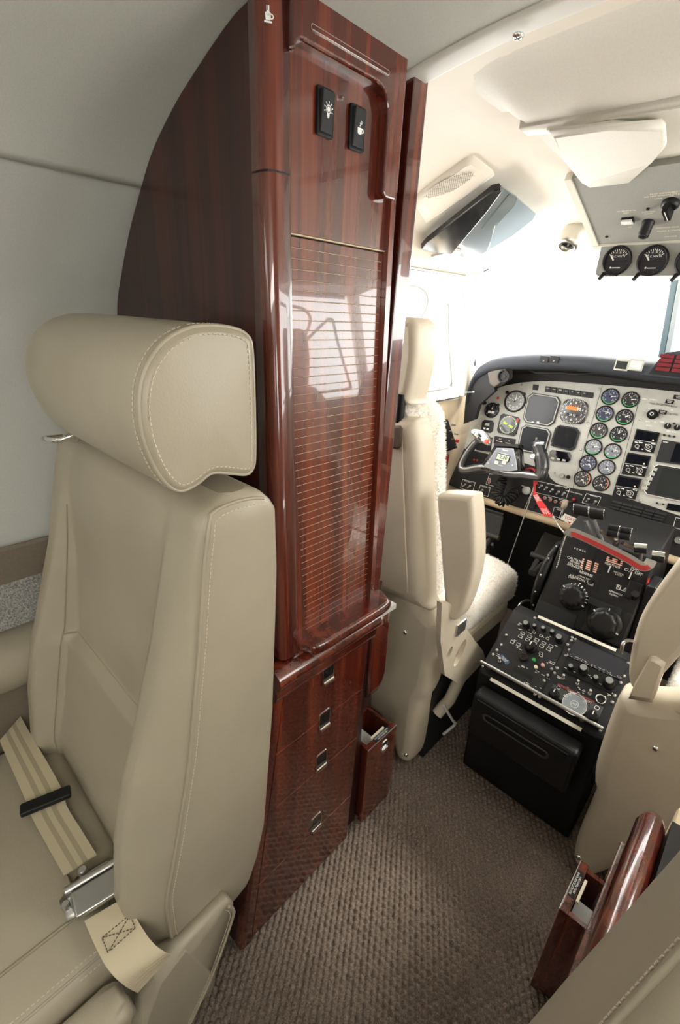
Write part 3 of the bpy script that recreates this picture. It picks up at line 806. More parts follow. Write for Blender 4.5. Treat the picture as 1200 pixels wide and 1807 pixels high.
# arched trim where the headliner ends, with a screw
mb = MB(); pr = [(d, z) for d, z in smoothprof(1.25, 1.5)]
sec = [(.572, 0), (.573, -.003), (.580, -.0045), (.604, -.0045), (.610, -.002), (.612, .004)]
R = []
full = [(-d, z) for d, z in pr] + [(d, z) for d, z in pr[::-1][1:]]
for dd, z in full: R.append([(XC + dd, y, z + o) for y, o in sec])
mb.rings(R, mat('arch_trim', (.70, .69, .64), .5), True, True); at_ = struct(mb.build('trim_37'))
P = onshell(873, 30, .012); f = Fr((P[0], .592, P[2] + .004), (1, 0, 0), (0, -1, 0), (0, 0, -1))
MB().lathe(f, [(.006, 0), (.006, .002), (.004, .0035)], CHROME, 14).build('screw', at_)
MB().box(f, -.0035, .0035, -.0005, .0005, .003, .0038, BLACK).box(f, -.0005, .0005, -.0035, .0035, .003, .0038, BLACK).build('screw_slot', at_)
# ------------------------------------------------------------------ bulkhead door post
dv = thing('door_post', 'narrow mahogany bulkhead post with dark channel, forward of the galley cabinet', 'post', (-.48, .59, .0))
for y0, y1, x1, m, nm in ((.5655, .572, -.462, WOOD, 'edge_strip'), (.572, .581, -.474, BLK2, 'channel'), (.581, .612, -.455, WOOD, 'post')):
    mb = MB(); R = []
    for z in (.67, 1.0, 1.428): R.append([(-.52, y0, z), (x1 + (z - .67) * .006, y0, z), (x1 + (z - .67) * .006, y1, z), (-.52, y1, z)])
    mb.rings(R, m, True, False).build(nm, dv, .0025 if nm != 'channel' else 0, 2)
MB().box(WORLD, -.50, -.468, .566, .61, 0, .67, WOODK).build('lower_post', dv)
MB().box(WORLD, -.80, -.50, .585, .605, .0, 1.28, WOODK).build('bulkhead_panel', dv)
# ------------------------------------------------------------------ forward pedestal cabinets with a pulled-out bin, left and right of the aisle
def bin_cabinet(lab1, lab2, tf, right=False):
    TF[0] = tf
    g = (lambda p: tf(p)) if tf else (lambda p: p)
    cb = thing('bin_cabinet', lab1, 'cabinet', g((-.50, .66, 0)), 'low cabinets forward of the bulkhead')
    if not right:
        hp = [(.612, .60), (.665, .60), (.668, .43), (.660, .405), (.645, .395), (.612, .395)]
        MB().puff(FX(-.478), hp, 0, .018, .003, WOOD, 2).build('front_panel', cb)
        MB().box(WORLD, -.52, -.455, .614, .672, .601, .612, GREYC).build('top_plate', cb)
    MB().box(WORLD, -.64, -.542, .614, .735, 0, .60 if not right else .30, WOODK).build('carcass', cb)
    bn = thing('waste_bin', lab2, 'drawer', g((-.48, .66, 0)), 'pulled-out bins')
    y0, y1, z1, x1 = .610, .716, .255, -.445
    MB().box(WORLD, x1 - .014, x1, y0, y1, .012, z1, WOOD).build('front', bn, .0015)
    for y in (y0 + .004, y1 - .012): MB().box(WORLD, x1 - .085, x1 - .014, y, y + .008, .02, z1 - .004, WOOD).build('side', bn)
    MB().box(WORLD, x1 - .09, x1 - .083, y0 + .004, y1 - .004, .02, z1 - .004, WOOD).build('back', bn)
    MB().box(WORLD, x1 - .08, x1 - .016, y0 + .013, y1 - .045, .02, z1 - .035, GREYC).build('liner', bn)
    MB().box(WORLD, x1 - .085, x1 - .012, y0 + .006, y1 - .006, .012, .022, BLACK).build('bottom', bn)
    MB().box(WORLD, x1 - .0005, x1 + .0008, y0, y1, z1 - .0012, z1 + .0006, STEEL).build('edge_strip', bn)
    fz = Fr((x1 - .007, (y0 + y1) / 2 + .004, z1), (0, 1, 0), (-1, 0, 0), (0, 0, 1))
    if right: fz = Fr((x1 - .007, (y0 + y1) / 2 + .004, z1), (0, -1, 0), (1, 0, 0), (0, 0, 1)); 
    pl = MB().box(fz, -.026, .026, -.0055, .0055, 0, .0012, BLACK); plo = pl.build('placard', bn)
    k = MB()
    for v, t in ((.0024, 'DO NOT PLACE CANS'), (-.0024, 'INTO TRASH BIN')):
        vs, fs = text_mesh(t); sx = -1 if right else 1
        k.add([fz.p(sx * x * .0046, v + y * .0046, .0014) for x, y in vs], fs, WHITE)
    k.build('placard_text', plo)
    MB().box(WORLD, x1 - .020, x1 - .0155, y0 + .030, y1 - .030, z1 - .004, z1 + .002, CREAMW).build('guide_strip', bn)
    if not right:
        f = FX(x1).at(.672, .222)
        h = MB(); oc = rrect(-.010, .010, -.016, .016, .004); ic = rrect(-.009, .009, -.015, .015, .003)
        h.rings([[f.p(*p, 0) for p in oc], [f.p(*p, .0015) for p in oc], [f.p(*p, .0015) for p in ic], [f.p(*p, .0003) for p in ic]], CHROME, False, False)
        h.flat(f, ic, .0003, GLOSSK); h.box(f, -.009, .009, -.015, -.006, 0, .004, CHROME); h.build('latch', bn, label='chrome flush latch')
        MB().box(WORLD, x1 - .06, x1 - .03, y1 + .002, y1 + .016, .06, .18, WHITE).build('bin_flap', bn)
    TF[0] = None
bin_cabinet('small mahogany panel cabinet just forward of the drawer cabinet', 'mahogany waste bin pulled out, left of the aisle with white liner', None)
tfr = lambda p: (2 * -.235 - p[0], p[1], p[2])
bin_cabinet('low mahogany cabinet on the right behind the copilot seat', 'mahogany waste bin pulled out, right of the aisle', tfr, True)
# right low cabinet with the bright bullnose edge
tfr2 = lambda p: (2 * -.20 - p[0], p[1], p[2])
TF[0] = tfr2
rc = thing('low_cabinet', 'low mahogany cabinet with bright rounded edge at the right of the aisle', 'cabinet', tfr2((-.6, .4, 0)))
MB().box(WORLD, -.67, -.418, .335, .535, 0, .575, WOOD).build('carcass', rc, .003)
mb = MB(); R = []
for y, s_ in ((.33, 1), (.52, 1), (.532, .8), (.538, .4)):
    R.append([(-.43 + .0155 * cos(a) * s_, y, .612 + .026 * sin(a) * s_) for a in np.linspace(-pi, pi, 21)[:-1]])
mb.rings(R, WOOD, True, True).build('bullnose', rc)
MB().box(WORLD, -.462, -.446, .33, .535, .595, .632, BLACK).build('channel', rc)
MB().box(WORLD, -.70, -.463, .335, .54, .60, .630, WOOD).build('top', rc, .002)
for z0, z1 in ((.02, .29), (.295, .585)): MB().box(WORLD, -.419, -.411, .34, .525, z0, min(z1, .57), WOOD).build('drawer', rc, .002)
TF[0] = None
lg2 = MB().box(WORLD, .055, .30, .56, .66, .35, .545, mat('ledge_cream', (.60, .50, .33), .5)).build('side_ledge', bev=.006); tag(lg2, 'cream padded ledge beyond the low cabinet at the right edge', 'ledge')
# ================================================================== CREW SEATS
def crew_seat(label, tf, sk=0.0):
    TF[0] = tf; g = tf or (lambda p: p)
    st = thing('crew_seat', label, 'seat', g((-.62, .95, 0)), 'sheepskin-covered crew seats')
    fr = FY(.875)
    # backrest shell
    bo = [(-.80, .53), (-.478, .527), (-.470, .55), (-.487, .66), (-.508, .78), (-.528, .89), (-.545, .937), (-.57, .955), (-.75, .955), (-.79, .92), (-.815, .75)]
    bo = [(p[0], p[1]) for p in cm(bo, 5)]
    MB().puff(fr, bo, 0, .082, .026, COC, 5).build('backrest', st)
    MB().tube([(-.570 + .06 * t, .7935 - .002 * sin(pi * t), .92 - .36 * t) for t in np.linspace(0, 1, 12)], .0022, COC, 6).build('backrest_seam', st)
    MB().puff(FY(.792), [FY(.792).px(x, y) for x, y in ((676, 752), (708, 750), (712, 756), (710, 788), (704, 793), (676, 786))], 0, .006, .002, mat('brown_leather', (.10, .065, .045), .5), 2).build('headrest_flap', st)
    # headrest
    ho = [(p[0], p[1]) for p in cm([(-.77, .985), (-.582, .980), (-.572, .99), (-.562, 1.06), (-.567, 1.12), (-.578, 1.142), (-.61, 1.148), (-.76, 1.148), (-.785, 1.10)], 5)]
    MB().puff(FY(.885), ho, 0, .085, .016, COC, 4).build('headrest', st)
    for x in (-.588, -.70): MB().tube([(x, .805, .93), (x, .805, 1.0)], .010, BLACK, 10).build('headrest_post', st)
    # upright folded armrest pad
    ao = [(p[0], p[1]) for p in cm([(-.474, .806), (-.462, .815), (-.405, .828), (-.394, .82), (-.378, .76), (-.366, .69), (-.368, .62), (-.378, .56), (-.392, .537), (-.412, .548), (-.432, .62), (-.455, .72), (-.470, .78)], 4)]
    MB().puff(FY(.858), ao, 0, .055, .011, COC, 4).build('armrest', st)
    # skirt behind the seat
    so_ = [(-.80, .60), (-.585, .60), (-.560, .592), (-.525, .555), (-.470, .520), (-.438, .505), (-.428, .48), (-.430, .33), (-.440, .27), (-.447, .245), (-.445, .11), (-.452, .04), (-.475, .022), (-.500, .03), (-.56, .12), (-.74, .14)]
    so_ = [(p[0] + sk, p[1]) for p in cm(so_, 4)]
    MB().puff(FY(.890), so_, 0, .085, .028, COC, 5).build('skirt', st)
    for x, z in ((-.510, .44), (-.462, .065)):
        f = FY(.805).at(x + sk, z); MB().lathe(f, [(.006, -.002), (.006, .002), (.003, .004)], CHROME, 14).build('screw', st)
    # side mechanism plate with two oval openings
    pl = [PX(x, y, -.405)[1:] for x, y in ((776, 1062), (790, 1062), (812, 1098), (850, 1148), (854, 1162), (815, 1204), (806, 1205), (782, 1190), (774, 1130))]
    po = MB().prism(FX(-.412), [tuple(p) for p in pl], 0, .012, COC).build('side_plate', st)
    cuts = []
    for (x, y, a, b_, r) in ((812, 1152, .019, .036, -.5), (793, 1153, .010, .018, -.5)):
        c = PX(x, y, -.40)[1:]; ov = [(c[0] + a * cos(t) * cos(r) - b_ * sin(t) * sin(r), c[1] + a * cos(t) * sin(r) + b_ * sin(t) * cos(r)) for t in np.linspace(0, 2 * pi, 25)[:-1]]
        if not tf: cuts.append(ov)
    TF[0] = None
    if tf:
        D.objects.remove(po); bq = [FY(.862).px(x, y) for x, y in ((1146, 1160), (1155, 1160), (1174, 1172), (1150, 1242), (1108, 1235), (1120, 1205))]; TF.__setitem__(0, None); MB().puff(FY(.862), bq, -.05, .0, .004, COC, 2).build('armrest_bracket', st)
    if cuts: boolcut(po, [MB().prism(FX(-.41), ov, -.03, .03, COC).build('cut') for ov in cuts])
    TF[0] = tf
    MB().box(FX(-.400), *sorted((PX(806, 1100, -.4)[1], PX(818, 1110, -.4)[1])), *sorted((PX(812, 1115, -.4)[2], PX(812, 1098, -.4)[2])), 0, .004, STEEL).build('lever', st)
    # seat pan and runners
    MB().box(WORLD, -.76, -.435, .90, 1.25, .30, .38, COC).build('seat_pan', st, .02, 3)
    MB().tube([(-.44, .90, .16), (-.425, .93, .20), (-.42, .99, .30)], .016, COC, 10).build('strut', st)
    for x in (-.67, -.47): MB().box(WORLD, x - .02, x + .02, .88, 1.25, 0, .31, BLK2).build('seat_leg', st)
    MB().tube(cm([(-.425, .90, .20), (-.405, .93, .14), (-.41, .96, .10), (-.43, .94, .06)], 6, False), .004, WHITE, 6).build('cable', st)
    # sheepskin: bulky pads plus short fleece
    rnd = random.Random(3)
    def fleece(verts, nrm, name, parent):
        q = MB(); vs = []; fs = []
        for P, N in zip(verts, nrm):
            t = _n(N + np.array([rnd.uniform(-.5, .5) for _ in range(3)])); s_ = _n(np.cross(t, (rnd.random(), rnd.random(), rnd.random()))) * .0011
            L = rnd.uniform(.003, .007); b = len(vs); vs += [P - s_, P + s_, P + t * L]; fs.append((b, b + 1, b + 2))
        q.add(vs, fs, FUR); q.build(name, parent, kind='stuff')
    def pad(rings_, name, nf):
        q = MB().rings(rings_, FURB, True, True); o = q.build(name, st)
        A = np.array([[np.array(p) for p in r] for r in rings_]); c = A.reshape(-1, 3).mean(0); V = []; Nn = []
        for _ in range(nf):
            i = rnd.uniform(0, len(A) - 1.001); j = rnd.uniform(0, A.shape[1]); i0 = int(i); j0 = int(j) % A.shape[1]; j1 = (j0 + 1) % A.shape[1]; s_, t_ = i - i0, j - int(j)
            p = (A[i0, j0] * (1 - t_) + A[i0, j1] * t_) * (1 - s_) + (A[i0 + 1, j0] * (1 - t_) + A[i0 + 1, j1] * t_) * s_
            n = np.cross(A[i0, j1] - A[i0, j0], A[i0 + 1, j0] - A[i0, j0])
            if np.linalg.norm(n) < 1e-9: continue
            n = _n(n)
            if n @ (p - c) < 0: n = -n
            V.append(p); Nn.append(n)
        fleece(V, Nn, 'fleece', o)
    rg = []
    for t in np.linspace(0, 1, 15):      # backrest fleece, wraps over the top
        z = .52 + .465 * t; xr = lerp([(.52, -.485), (.70, -.508), (.82, -.526), (.91, -.540), (.95, -.552), (.985, -.59)], z); k = 1 if t < .93 else .55
        rg.append([(-.64 + (xr + .64) * cos(a) * (abs(cos(a)) ** -.6 if abs(cos(a)) > .01 else 1), .905 + .040 * k * sin(a), z + rnd.uniform(-.004, .004)) for a in np.linspace(0, 2 * pi, 25)[:-1]])
    pad(rg, 'back_fleece', 15000)
    rg = []
    for t in np.linspace(0, 1, 9):       # fleece collar over the top of the backrest
        y = .815 + .10 * t; k = .55 + .45 * sin(pi * min(1, .15 + t))
        rg.append([(-.625 + .068 * k * cos(a) * (abs(cos(a)) ** -.4 if abs(cos(a)) > .01 else 1), y, .950 + .028 * k * sin(a)) for a in np.linspace(0, 2 * pi, 21)[:-1]])
    pad(rg, 'fleece_collar', 2500)
    rg = []
    for t in np.linspace(0, 1, 15):      # seat fleece
        y = .93 + .40 * t; k = min(1, .55 + 3 * t) * (1 if t < .85 else 1 - .9 * ((t - .85) / .15) ** 2 * .55); 
        rg.append([(-.635 + .200 * k * cos(a) * (abs(cos(a)) ** -.5 if abs(cos(a)) > .01 else 1), y, .42 - .03 * max(0, t - .7) / .3 + .07 * k * sin(a) * (abs(sin(a)) ** -.5 if abs(sin(a)) > .01 else 1)) for a in np.linspace(0, 2 * pi, 29)[:-1]])
    pad(rg, 'seat_fleece', 15000)
    TF[0] = None
    return st
crew_seat('cream crew seat with white sheepskin, left of the pedestal under the side window', None)
crew_seat('cream crew seat at the right edge, beside the pedestal', lambda p: (2 * -.222 - p[0], p[1] + .065, p[2]), .055)
# ================================================================== INSTRUMENT PANEL
_v = _n((0, .07, .26))
PF = Fr((0, 1.6, .95), (1, 0, 0), _v)                    # N points aft and up
def z1(a, b): return 780 + a / 2.857, 640 + b / 2.857
def z3(a, b): return 780 + a / 5.4545, 660 + b / 5.4545
def pu(pt, n=0.0): return PF.px(*pt, n)
ip = thing('instrument_panel', 'grey cockpit instrument panel crowded with round gauges, screens and radios', 'instrument panel', (XC, 1.58, .56))
# main grey plate
left = [(40, 620), (112, 432), (150, 290), (178, 215), (228, 158), (300, 120), (400, 100), (500, 92), (640, 97), (760, 107), (1000, 127), (1200, 148)]
pl = [pu(z1(*p)) for p in left]
ue = XC + .66; vt = pl[-1][1]; vb = pu(z1(1200, 768))[1]
low = [pu(z1(*p)) for p in [(1200, 772), (960, 692), (800, 655), (650, 632), (575, 606), (545, 580), (532, 545), (400, 500), (112, 432)]]
main = pl[1:] + [(XC + .45, vt - .005), (ue - .05, vt - .05), (ue, vt - .14), (ue, vb)] + low[:-1]
MB().prism(PF, main, -.03, 0, PGREY).build('face_plate', ip)
# seams between the plate's sections
sm = MB()
for a, b_ in (((808, 118), (660, 632)), ((1000, 165), (868, 668))): sm.line(PF, pu(z1(*a)), pu(z1(*b_)), .0012, .0004, BLK2)
sm.build('plate_seams', ip, kind='stuff')
# lower black sub-panel
sub = [z1(112, 432), z1(400, 500), z1(532, 545), z1(545, 580), z1(575, 606), z1(650, 632), z1(800, 655), z1(960, 692), z1(1200, 772)]
subp = [pu(p) for p in sub]; vlow = pu(z1(245, 690))[1]
botl = [pu(z1(30, 612)), pu(z1(90, 640))]
poly = subp + [(ue, vb), (ue, vlow), (botl[1][0], vlow), (botl[0][0], botl[0][1])]
MB().prism(PF, poly, -.02, -.001, BLACKM).build('sub_panel', ip)
# padded tan edge under it
MB().tube([PF.p(u, vlow - .010, .004) for u in np.linspace(botl[1][0], ue, 20)], .0125, TAN, 10).build('padded_edge', ip)
# screws of the plate
for p in ((403, 110), (793, 133), (735, 305), (700, 437), (1000, 288), (998, 695), (205, 203), (183, 320)):
    u, v = pu(z1(*p)); MB().lathe(PF.at(u, v), [(.0038, 0), (.0038, .0012), (.002, .002)], STEEL, 10).build('screw', ip)

def prad(p, r):      # pixel radius in zoom px -> metres
    a = pu(z1(p[0] - r, p[1])); b_ = pu(z1(p[0] + r, p[1])); return (b_[0] - a[0]) / 2
def gauge(p, r, face=DIALK, needle=60, nums=None, arcs=(), label=None, a0=225, a1=-45, nt=20, big=False, two=None, off=0.0, fr=None, rad=None, parent=None):
    F = fr or PF
    if fr is None: u, v = pu(z1(*p)); R = prad(p, r)
    else: u, v = p; R = rad
    f = F.at(u, v, off)
    bz = MB().lathe(f, [(R * 1.10, 0), (R * 1.10, .003), (R * 1.04, .0045), (R * .95, .0045), (R * .92, .0012)], BLACK, 28, cap=False).build('gauge', parent or ip)
    d = MB(); d.disc(f, R * .95, .0012, face, 28)
    for col, b0, b1 in arcs: d.ring(f, R * .82, R * .93, .0016, col, radians(b0), radians(b1), 20)
    for i in range(nt + 1):
        a = radians(a0 + (a1 - a0) * i / nt); L = .16 if i % 2 == 0 else .09
        d.line(f, (R * .90 * cos(a), R * .90 * sin(a)), (R * (.90 - L) * cos(a), R * (.90 - L) * sin(a)), R * .035, .0017, WHITE)
    if nums:
        for i, t in enumerate(nums):
            a = radians(a0 + (a1 - a0) * i / (len(nums) - 1)); d.text(f, R * .60 * cos(a), R * .60 * sin(a), t, R * .26, .0017, WHITE)
    if label:
        for k, t in enumerate(label): d.text(f, 0, R * (.30 - .55 * k), t, R * .19, .0017, WHITE)
    d.build('dial', bz)
    nd = MB(); a = radians(needle); b_ = a + pi / 2
    nd.flat(f, [(R * .10 * cos(b_), R * .10 * sin(b_)), (-R * .12 * cos(a), -R * .12 * sin(a)), (-R * .10 * cos(b_), -R * .10 * sin(b_)), (R * .74 * cos(a), R * .74 * sin(a))], .0024, WHITE)
    if two is not None:
        a = radians(two); b_ = a + pi / 2; nd.flat(f, [(R * .07 * cos(b_), R * .07 * sin(b_)), (-R * .07 * cos(b_), -R * .07 * sin(b_)), (R * .5 * cos(a), R * .5 * sin(a))], .0026, WHITE)
    nd.disc(f, R * .12, .0027, BLK2, 12); nd.build('needle', bz)
    return bz
G = GREEN
rows = [((848, 172), (950, 187), BLUE, 'ITT', 12), ((820, 258), (920, 275), BLUE, 'TORQUE', 28), ((790, 343), (890, 362), DIALK, 'PROP', 88), ((763, 426), (860, 447), DIALG, 'TURBINE', 25), ((736, 506), (830, 528), BLUE, 'FUEL FLOW', -35), ((709, 585), (803, 608), DIALK, 'OIL', -60)]
for i, (a, b_, fc, lb, nd) in enumerate(rows):
    for k, p in enumerate((a, b_)):
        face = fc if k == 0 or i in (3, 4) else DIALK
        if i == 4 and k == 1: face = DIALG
        arcs = [(G, 190, 330)] if i < 4 else ([] if i == 4 else [(ORANGE, -40, 60)])
        gauge(p, 43, face, nd, ['0', '2', '4', '6', '8', '10'] if i != 4 else ['0', '1', '2', '3', '4', '5', '6'], arcs, lb.split(' ') if ' ' in lb else (lb,), two=None if i < 5 else -110)
gauge((368, 195), 50, mat('dial_pale', (.20, .21, .20), .4), 85, ['0', '4', '8', '12', '16', '20', '24', '30', '36', '40'], [], ('KNOTS',), 90, -235, 40, two=150)
gauge((252, 240), 34, DIALK, 88, None, [], None, nt=6)
for p in ((218, 203), (284, 214), (330, 150), (414, 160), (210, 205)):
    u, v = pu(z1(*p)); MB().lathe(PF.at(u, v), [(.0055, 0), (.0055, .006), (.004, .008)], BLACK, 10).build('knob', ip)
u, v = pu(z1(283, 178)); MB().lathe(PF.at(u, v), [(.0045, 0), (.0045, .003), (.003, .005)], RED, 12).build('warning_light', ip)

def quad(pts, n=0.0): return [pu(z1(*p), n) for p in pts]
def chamfer(pts, c):
    """cut the corners of a quad given in panel uv"""
    out = []; P = [np.array(p) for p in pts]
    for i in range(4):
        a, b_, d = P[i - 1], P[i], P[(i + 1) % 4]; out += [b_ + _n(a - b_) * c, b_ + _n(d - b_) * c]
    return [tuple(p) for p in out]
def shrink(P, k): P = np.array(P); c = P.mean(0); return [tuple(p) for p in c + (P - c) * k]
def screen(pts, c, name, edge=None, glass=SCREEN, deep=.003):
    q = chamfer(quad(pts), c)
    o = MB().prism(PF, q, 0, .005, BLK2).build(name, ip)
    if edge is not None: 
        e = MB(); a = shrink(q, .95); b_ = shrink(q, .89)
        e.rings([[PF.p(*p, .0055) for p in a], [PF.p(*p, .0055) for p in b_]], edge, False, False); e.build('screen_border', o)
    g = MB().flat(PF, shrink(q, .86), .0058, glass).build('screen', o)
    return o, q
# attitude and heading displays
s1, q1 = screen([(405, 300), (440, 150), (606, 175), (560, 325)], .014, 'attitude_display', PGREY, SCREENG)
for a in (462, 488):
    u, v = pu(z1(a, 302)); MB().box(PF.at(u, v), -.0035, .0035, -.0022, .0022, .005, .009, WHITE).build('button', s1)
s2, q2 = screen([(378, 440), (408, 310), (556, 338), (520, 470)], .012, 'heading_display', PGREY)
s3, q3 = screen([(545, 418), (578, 312), (702, 332), (668, 450)], .012, 'display_unit', None)
for p in ((590, 325), (558, 415), (652, 437)):
    u, v = pu(z1(*p)); MB().lathe(PF.at(u, v), [(.004, .005), (.004, .009), (.003, .010)], BLACK, 10).build('knob', s3)
# drum altimeter
q = chamfer(quad([(592, 292), (620, 182), (742, 200), (712, 315)]), .010)
al = MB().prism(PF, q, 0, .005, BLACK).build('altimeter', ip)
c = np.array(q).mean(0); f = PF.at(c[0], c[1]); R = .040
d = MB(); d.disc(f, R, .0055, DIALK)
for i in range(50):
    a = 2 * pi * i / 50; L = .16 if i % 5 == 0 else .08
    d.line(f, (R * .95 * cos(a), R * .95 * sin(a)), (R * (.95 - L) * cos(a), R * (.95 - L) * sin(a)), R * .03, .0058, WHITE)
for i in range(10): a = radians(90 - 36 * i); d.text(f, R * .66 * cos(a), R * .66 * sin(a), str(i), R * .24, .0058, WHITE)
d.rect(f, -R * .45, R * .45, -R * .42, -R * .16, .0057, BLK2); d.text(f, 0, -R * .29, '29 92', R * .22, .0059, WHITE)
d.build('dial', al)
d = MB(); d.rect(f.at(-R * .15, R * .22), -R * .45, R * .45, -R * .14, R * .14, .006, ORANGE)
for i in range(5): d.flat(f, [(-R * .5 + i * R * .17, R * .30), (-R * .42 + i * R * .17, R * .30), (-R * .46 + i * R * .17, R * .52)], .006, ORANGE)
d.text(f.at(R * .35, R * .22), 0, 0, '00', R * .3, .0061, WHITE); d.build('flag', al)
# compass indicator with yellow-green pointers
q = chamfer(quad([(277, 352), (300, 255), (397, 278), (372, 372)]), .008)
rm = MB().prism(PF, q, 0, .005, BLACK).build('compass_indicator', ip)
c = np.array(q).mean(0); f = PF.at(c[0], c[1]); R = .031; d = MB(); d.disc(f, R, .0055, DIALK)
for i in range(36):
    a = 2 * pi * i / 36; L = .18 if i % 3 == 0 else .1
    d.line(f, (R * .96 * cos(a), R * .96 * sin(a)), (R * (.96 - L) * cos(a), R * (.96 - L) * sin(a)), R * .05, .0058, YELG if i % 3 == 0 else WHITE)
d.build('dial', rm); d = MB()
for s_ in (1, -1):
    d.line(f.rot(radians(165)), (R * .15 * s_, 0), (R * .62 * s_, 0), R * .20, .0062, YELG); d.line(f.rot(radians(150)), (R * .1 * s_, 0), (R * .66 * s_, 0), R * .09, .0064, YELG)
d.build('pointers', rm, kind='stuff')
d = MB(); d.flat(f, [(R * .72, R * .55), (R * 1.0, R * .45), (R * 1.02, R * .85), (R * .8, R * .9)], .0062, RED); d.flat(f, [(-R * .1, R * .98), (R * .12, R * .98), (0, R * .78)], .0062, ORANGE); d.build('warning_flags', rm, kind='stuff')
# small octagonal counter, placard strips, mode buttons
def blackbox(pts, name, n=.004, c=None, m=BLACK):
    q = quad(pts); q = chamfer(q, c) if c else q
    return MB().prism(PF, q, 0, n, m).build(name, ip), q
o, q = blackbox([(197, 350), (206, 288), (265, 293), (255, 355)], 'counter', .004, .008)
c = np.array(q).mean(0); f = PF.at(*c); MB().rect(f, -.010, .006, .002, .011, .0045, mat('lcd_grey', (.45, .47, .42), .4)).rect(f, -.012, -.004, -.012, -.006, .0045, WHITE).rect(f, .0, .008, -.012, -.006, .0045, WHITE).build('counter_window', o)
c0 = pu(z1(252, 240)); f = PF.at(*c0); MB().rect(f, -.0115, -.001, -.011, -.003, .0028, WHITE).rect(f, .001, .0115, -.011, -.003, .0028, WHITE).build('window_marks', ip, kind='stuff')
o, q = blackbox([(262, 407), (268, 370), (372, 385), (366, 418)], 'annunciator_strip'); c = np.array(q).mean(0); f = PF.at(*c)
k = MB(); k.text(f, -.016, .003, 'ALT', .005, .0045, CREAMW); k.text(f, .016, .003, 'VS', .005, .0045, CREAMW); k.rect(f, -.028, -.006, -.006, -.0045, .0045, CREAMW); k.rect(f, .006, .028, -.006, -.0045, .0045, CREAMW); k.build('lettering', o)
blackbox([(172, 440), (186, 368), (255, 378), (246, 450)], 'switch_box'); blackbox([(115, 505), (140, 452), (228, 462), (210, 515)], 'switch_box')
for a, b_ in (((165, 490), RED), ((180, 492), RED)):
    u, v = pu(z1(*a)); MB().lathe(PF.at(u, v), [(.0035, .004), (.0035, .007)], b_, 8).build('light', ip)
for i in range(8):
    x = 534 + i * 30.6; y = 134 + i * 4.3
    o, q = blackbox([(x - 13, y + 13), (x - 10, y - 15), (x + 16, y - 12), (x + 12, y + 16)], 'mode_button', .004, None, BLK2)
    if i < 7:
        f = PF.at(*np.array(q).mean(0)); MB().text(f, 0, .002, ['HDG', 'NAV', 'APPR', 'ALT', 'VS', 'IAS', 'YD'][i], .0042, .0043, WHITE).build('legend', o)
blackbox([(457, 137), (460, 110), (488, 113), (484, 139)], 'indicator_light', .002, None, BLK2)
q = quad([(538, 490), (548, 438), (655, 455), (645, 503)]); c = np.array(q).mean(0)
o = MB().prism(PF, chamfer(q, .0065), 0, .004, GLOSSK).build('selector_panel', ip)
for i, x in enumerate((560, 589, 617)):
    u, v = pu(z1(x, 483 + i * 5)); MB().box(PF.at(u, v), -.005, .005, -.003, .003, .004, .007, WHITE if False else PGREY).build('button', o)
for p, r, m in (((607, 571), .008, STEEL), ((638, 577), .006, BLACK), ((569, 557), .003, STEEL)):
    u, v = pu(z1(*p)); MB().lathe(PF.at(u, v), [(r, 0), (r, .006), (r * .8, .008)], m, 14).build('knob', ip)
# ---- three radios
for cx, cy in ((1025, 396), (980, 514), (933, 628)):
    q = quad([(cx - 75, cy + 47), (cx - 42, cy - 62), (cx + 75, cy - 42), (cx + 42, cy + 62)])
    P = [np.array(p) for p in q]; o = MB().prism(PF, q, 0, .005, BLACK).build('radio', ip)
    L = lambda s_, t: tuple(P[0] * (1 - s_) * (1 - t) + P[3] * s_ * (1 - t) + P[1] * (1 - s_) * t + P[2] * s_ * t)
    MB().flat(PF, [L(.05, .52), L(.95, .52), L(.95, .93), L(.05, .93)], .0053, SCREEN).build('display', o)
    k = MB(); k.line(PF, L(.02, .5), L(.98, .5), .0008, .0054, WHITE)
    for s_, t, w in ((.16, .40, .008), (.34, .42, .010), (.62, .36, .008), (.88, .44, .011), (.50, .12, .005), (.80, .08, .008), (.30, .12, .004)): 
        a = L(s_, t); k.rect(PF.at(*a), -w / 2, w / 2, -.0012, .0012, .0054, WHITE)
    k.build('legends', o, kind='stuff')
    f = PF.at(*L(.74, .24)); MB().lathe(f, [(.0085, .005), (.0085, .012), (.006, .0125), (.006, .019)], BLK2, 16).build('knob', o); MB().ring(f, .0078, .0088, .0123, WHITE).ring(f, .0035, .0042, .0192, WHITE).build('knob_ring', o)
    f = PF.at(*L(.26, .22)); MB().lathe(f, [(.005, .005), (.005, .012)], BLK2, 12).build('knob', o); MB().ring(f, .0046, .0054, .0123, WHITE).build('knob_ring', o)
    f = PF.at(*L(.82, .60)); MB().disc(f, .0022, .0056, mat('lamp_cream', (.9, .62, .35), .4, emit=.4), 8).build('lamp', o)
# ---- right-hand equipment
o, q = blackbox([(1078, 498), (1112, 388), (1300, 420), (1270, 525)], 'tape_unit', .006, None, BLK2)
MB().flat(PF, quad([(1150, 500), (1182, 408), (1290, 425), (1262, 518)]), .0064, SCREEN).build('window', o)
MB().text(PF.at(*pu(z1(1128, 402))), 0, 0, 'TAWS', .005, .0064, WHITE).build('lettering', o)
q = quad([(1016, 660), (1075, 510), (1420, 570), (1380, 735)])
o = MB().prism(PF, chamfer(q, .008), 0, .006, BLK2).build('navigation_display', ip)
e = MB(); ch = chamfer(q, .008); e.rings([[PF.p(*p, .0062) for p in ch], [PF.p(*p, .0062) for p in shrink(ch, .975)]], WHITE, False, False); e.build('border', o)
MB().flat(PF, quad([(1075, 660), (1115, 530), (1400, 580), (1365, 715)]), .0064, mat('nav_screen', (.008, .010, .011), .12, coat=.5)).build('screen', o)
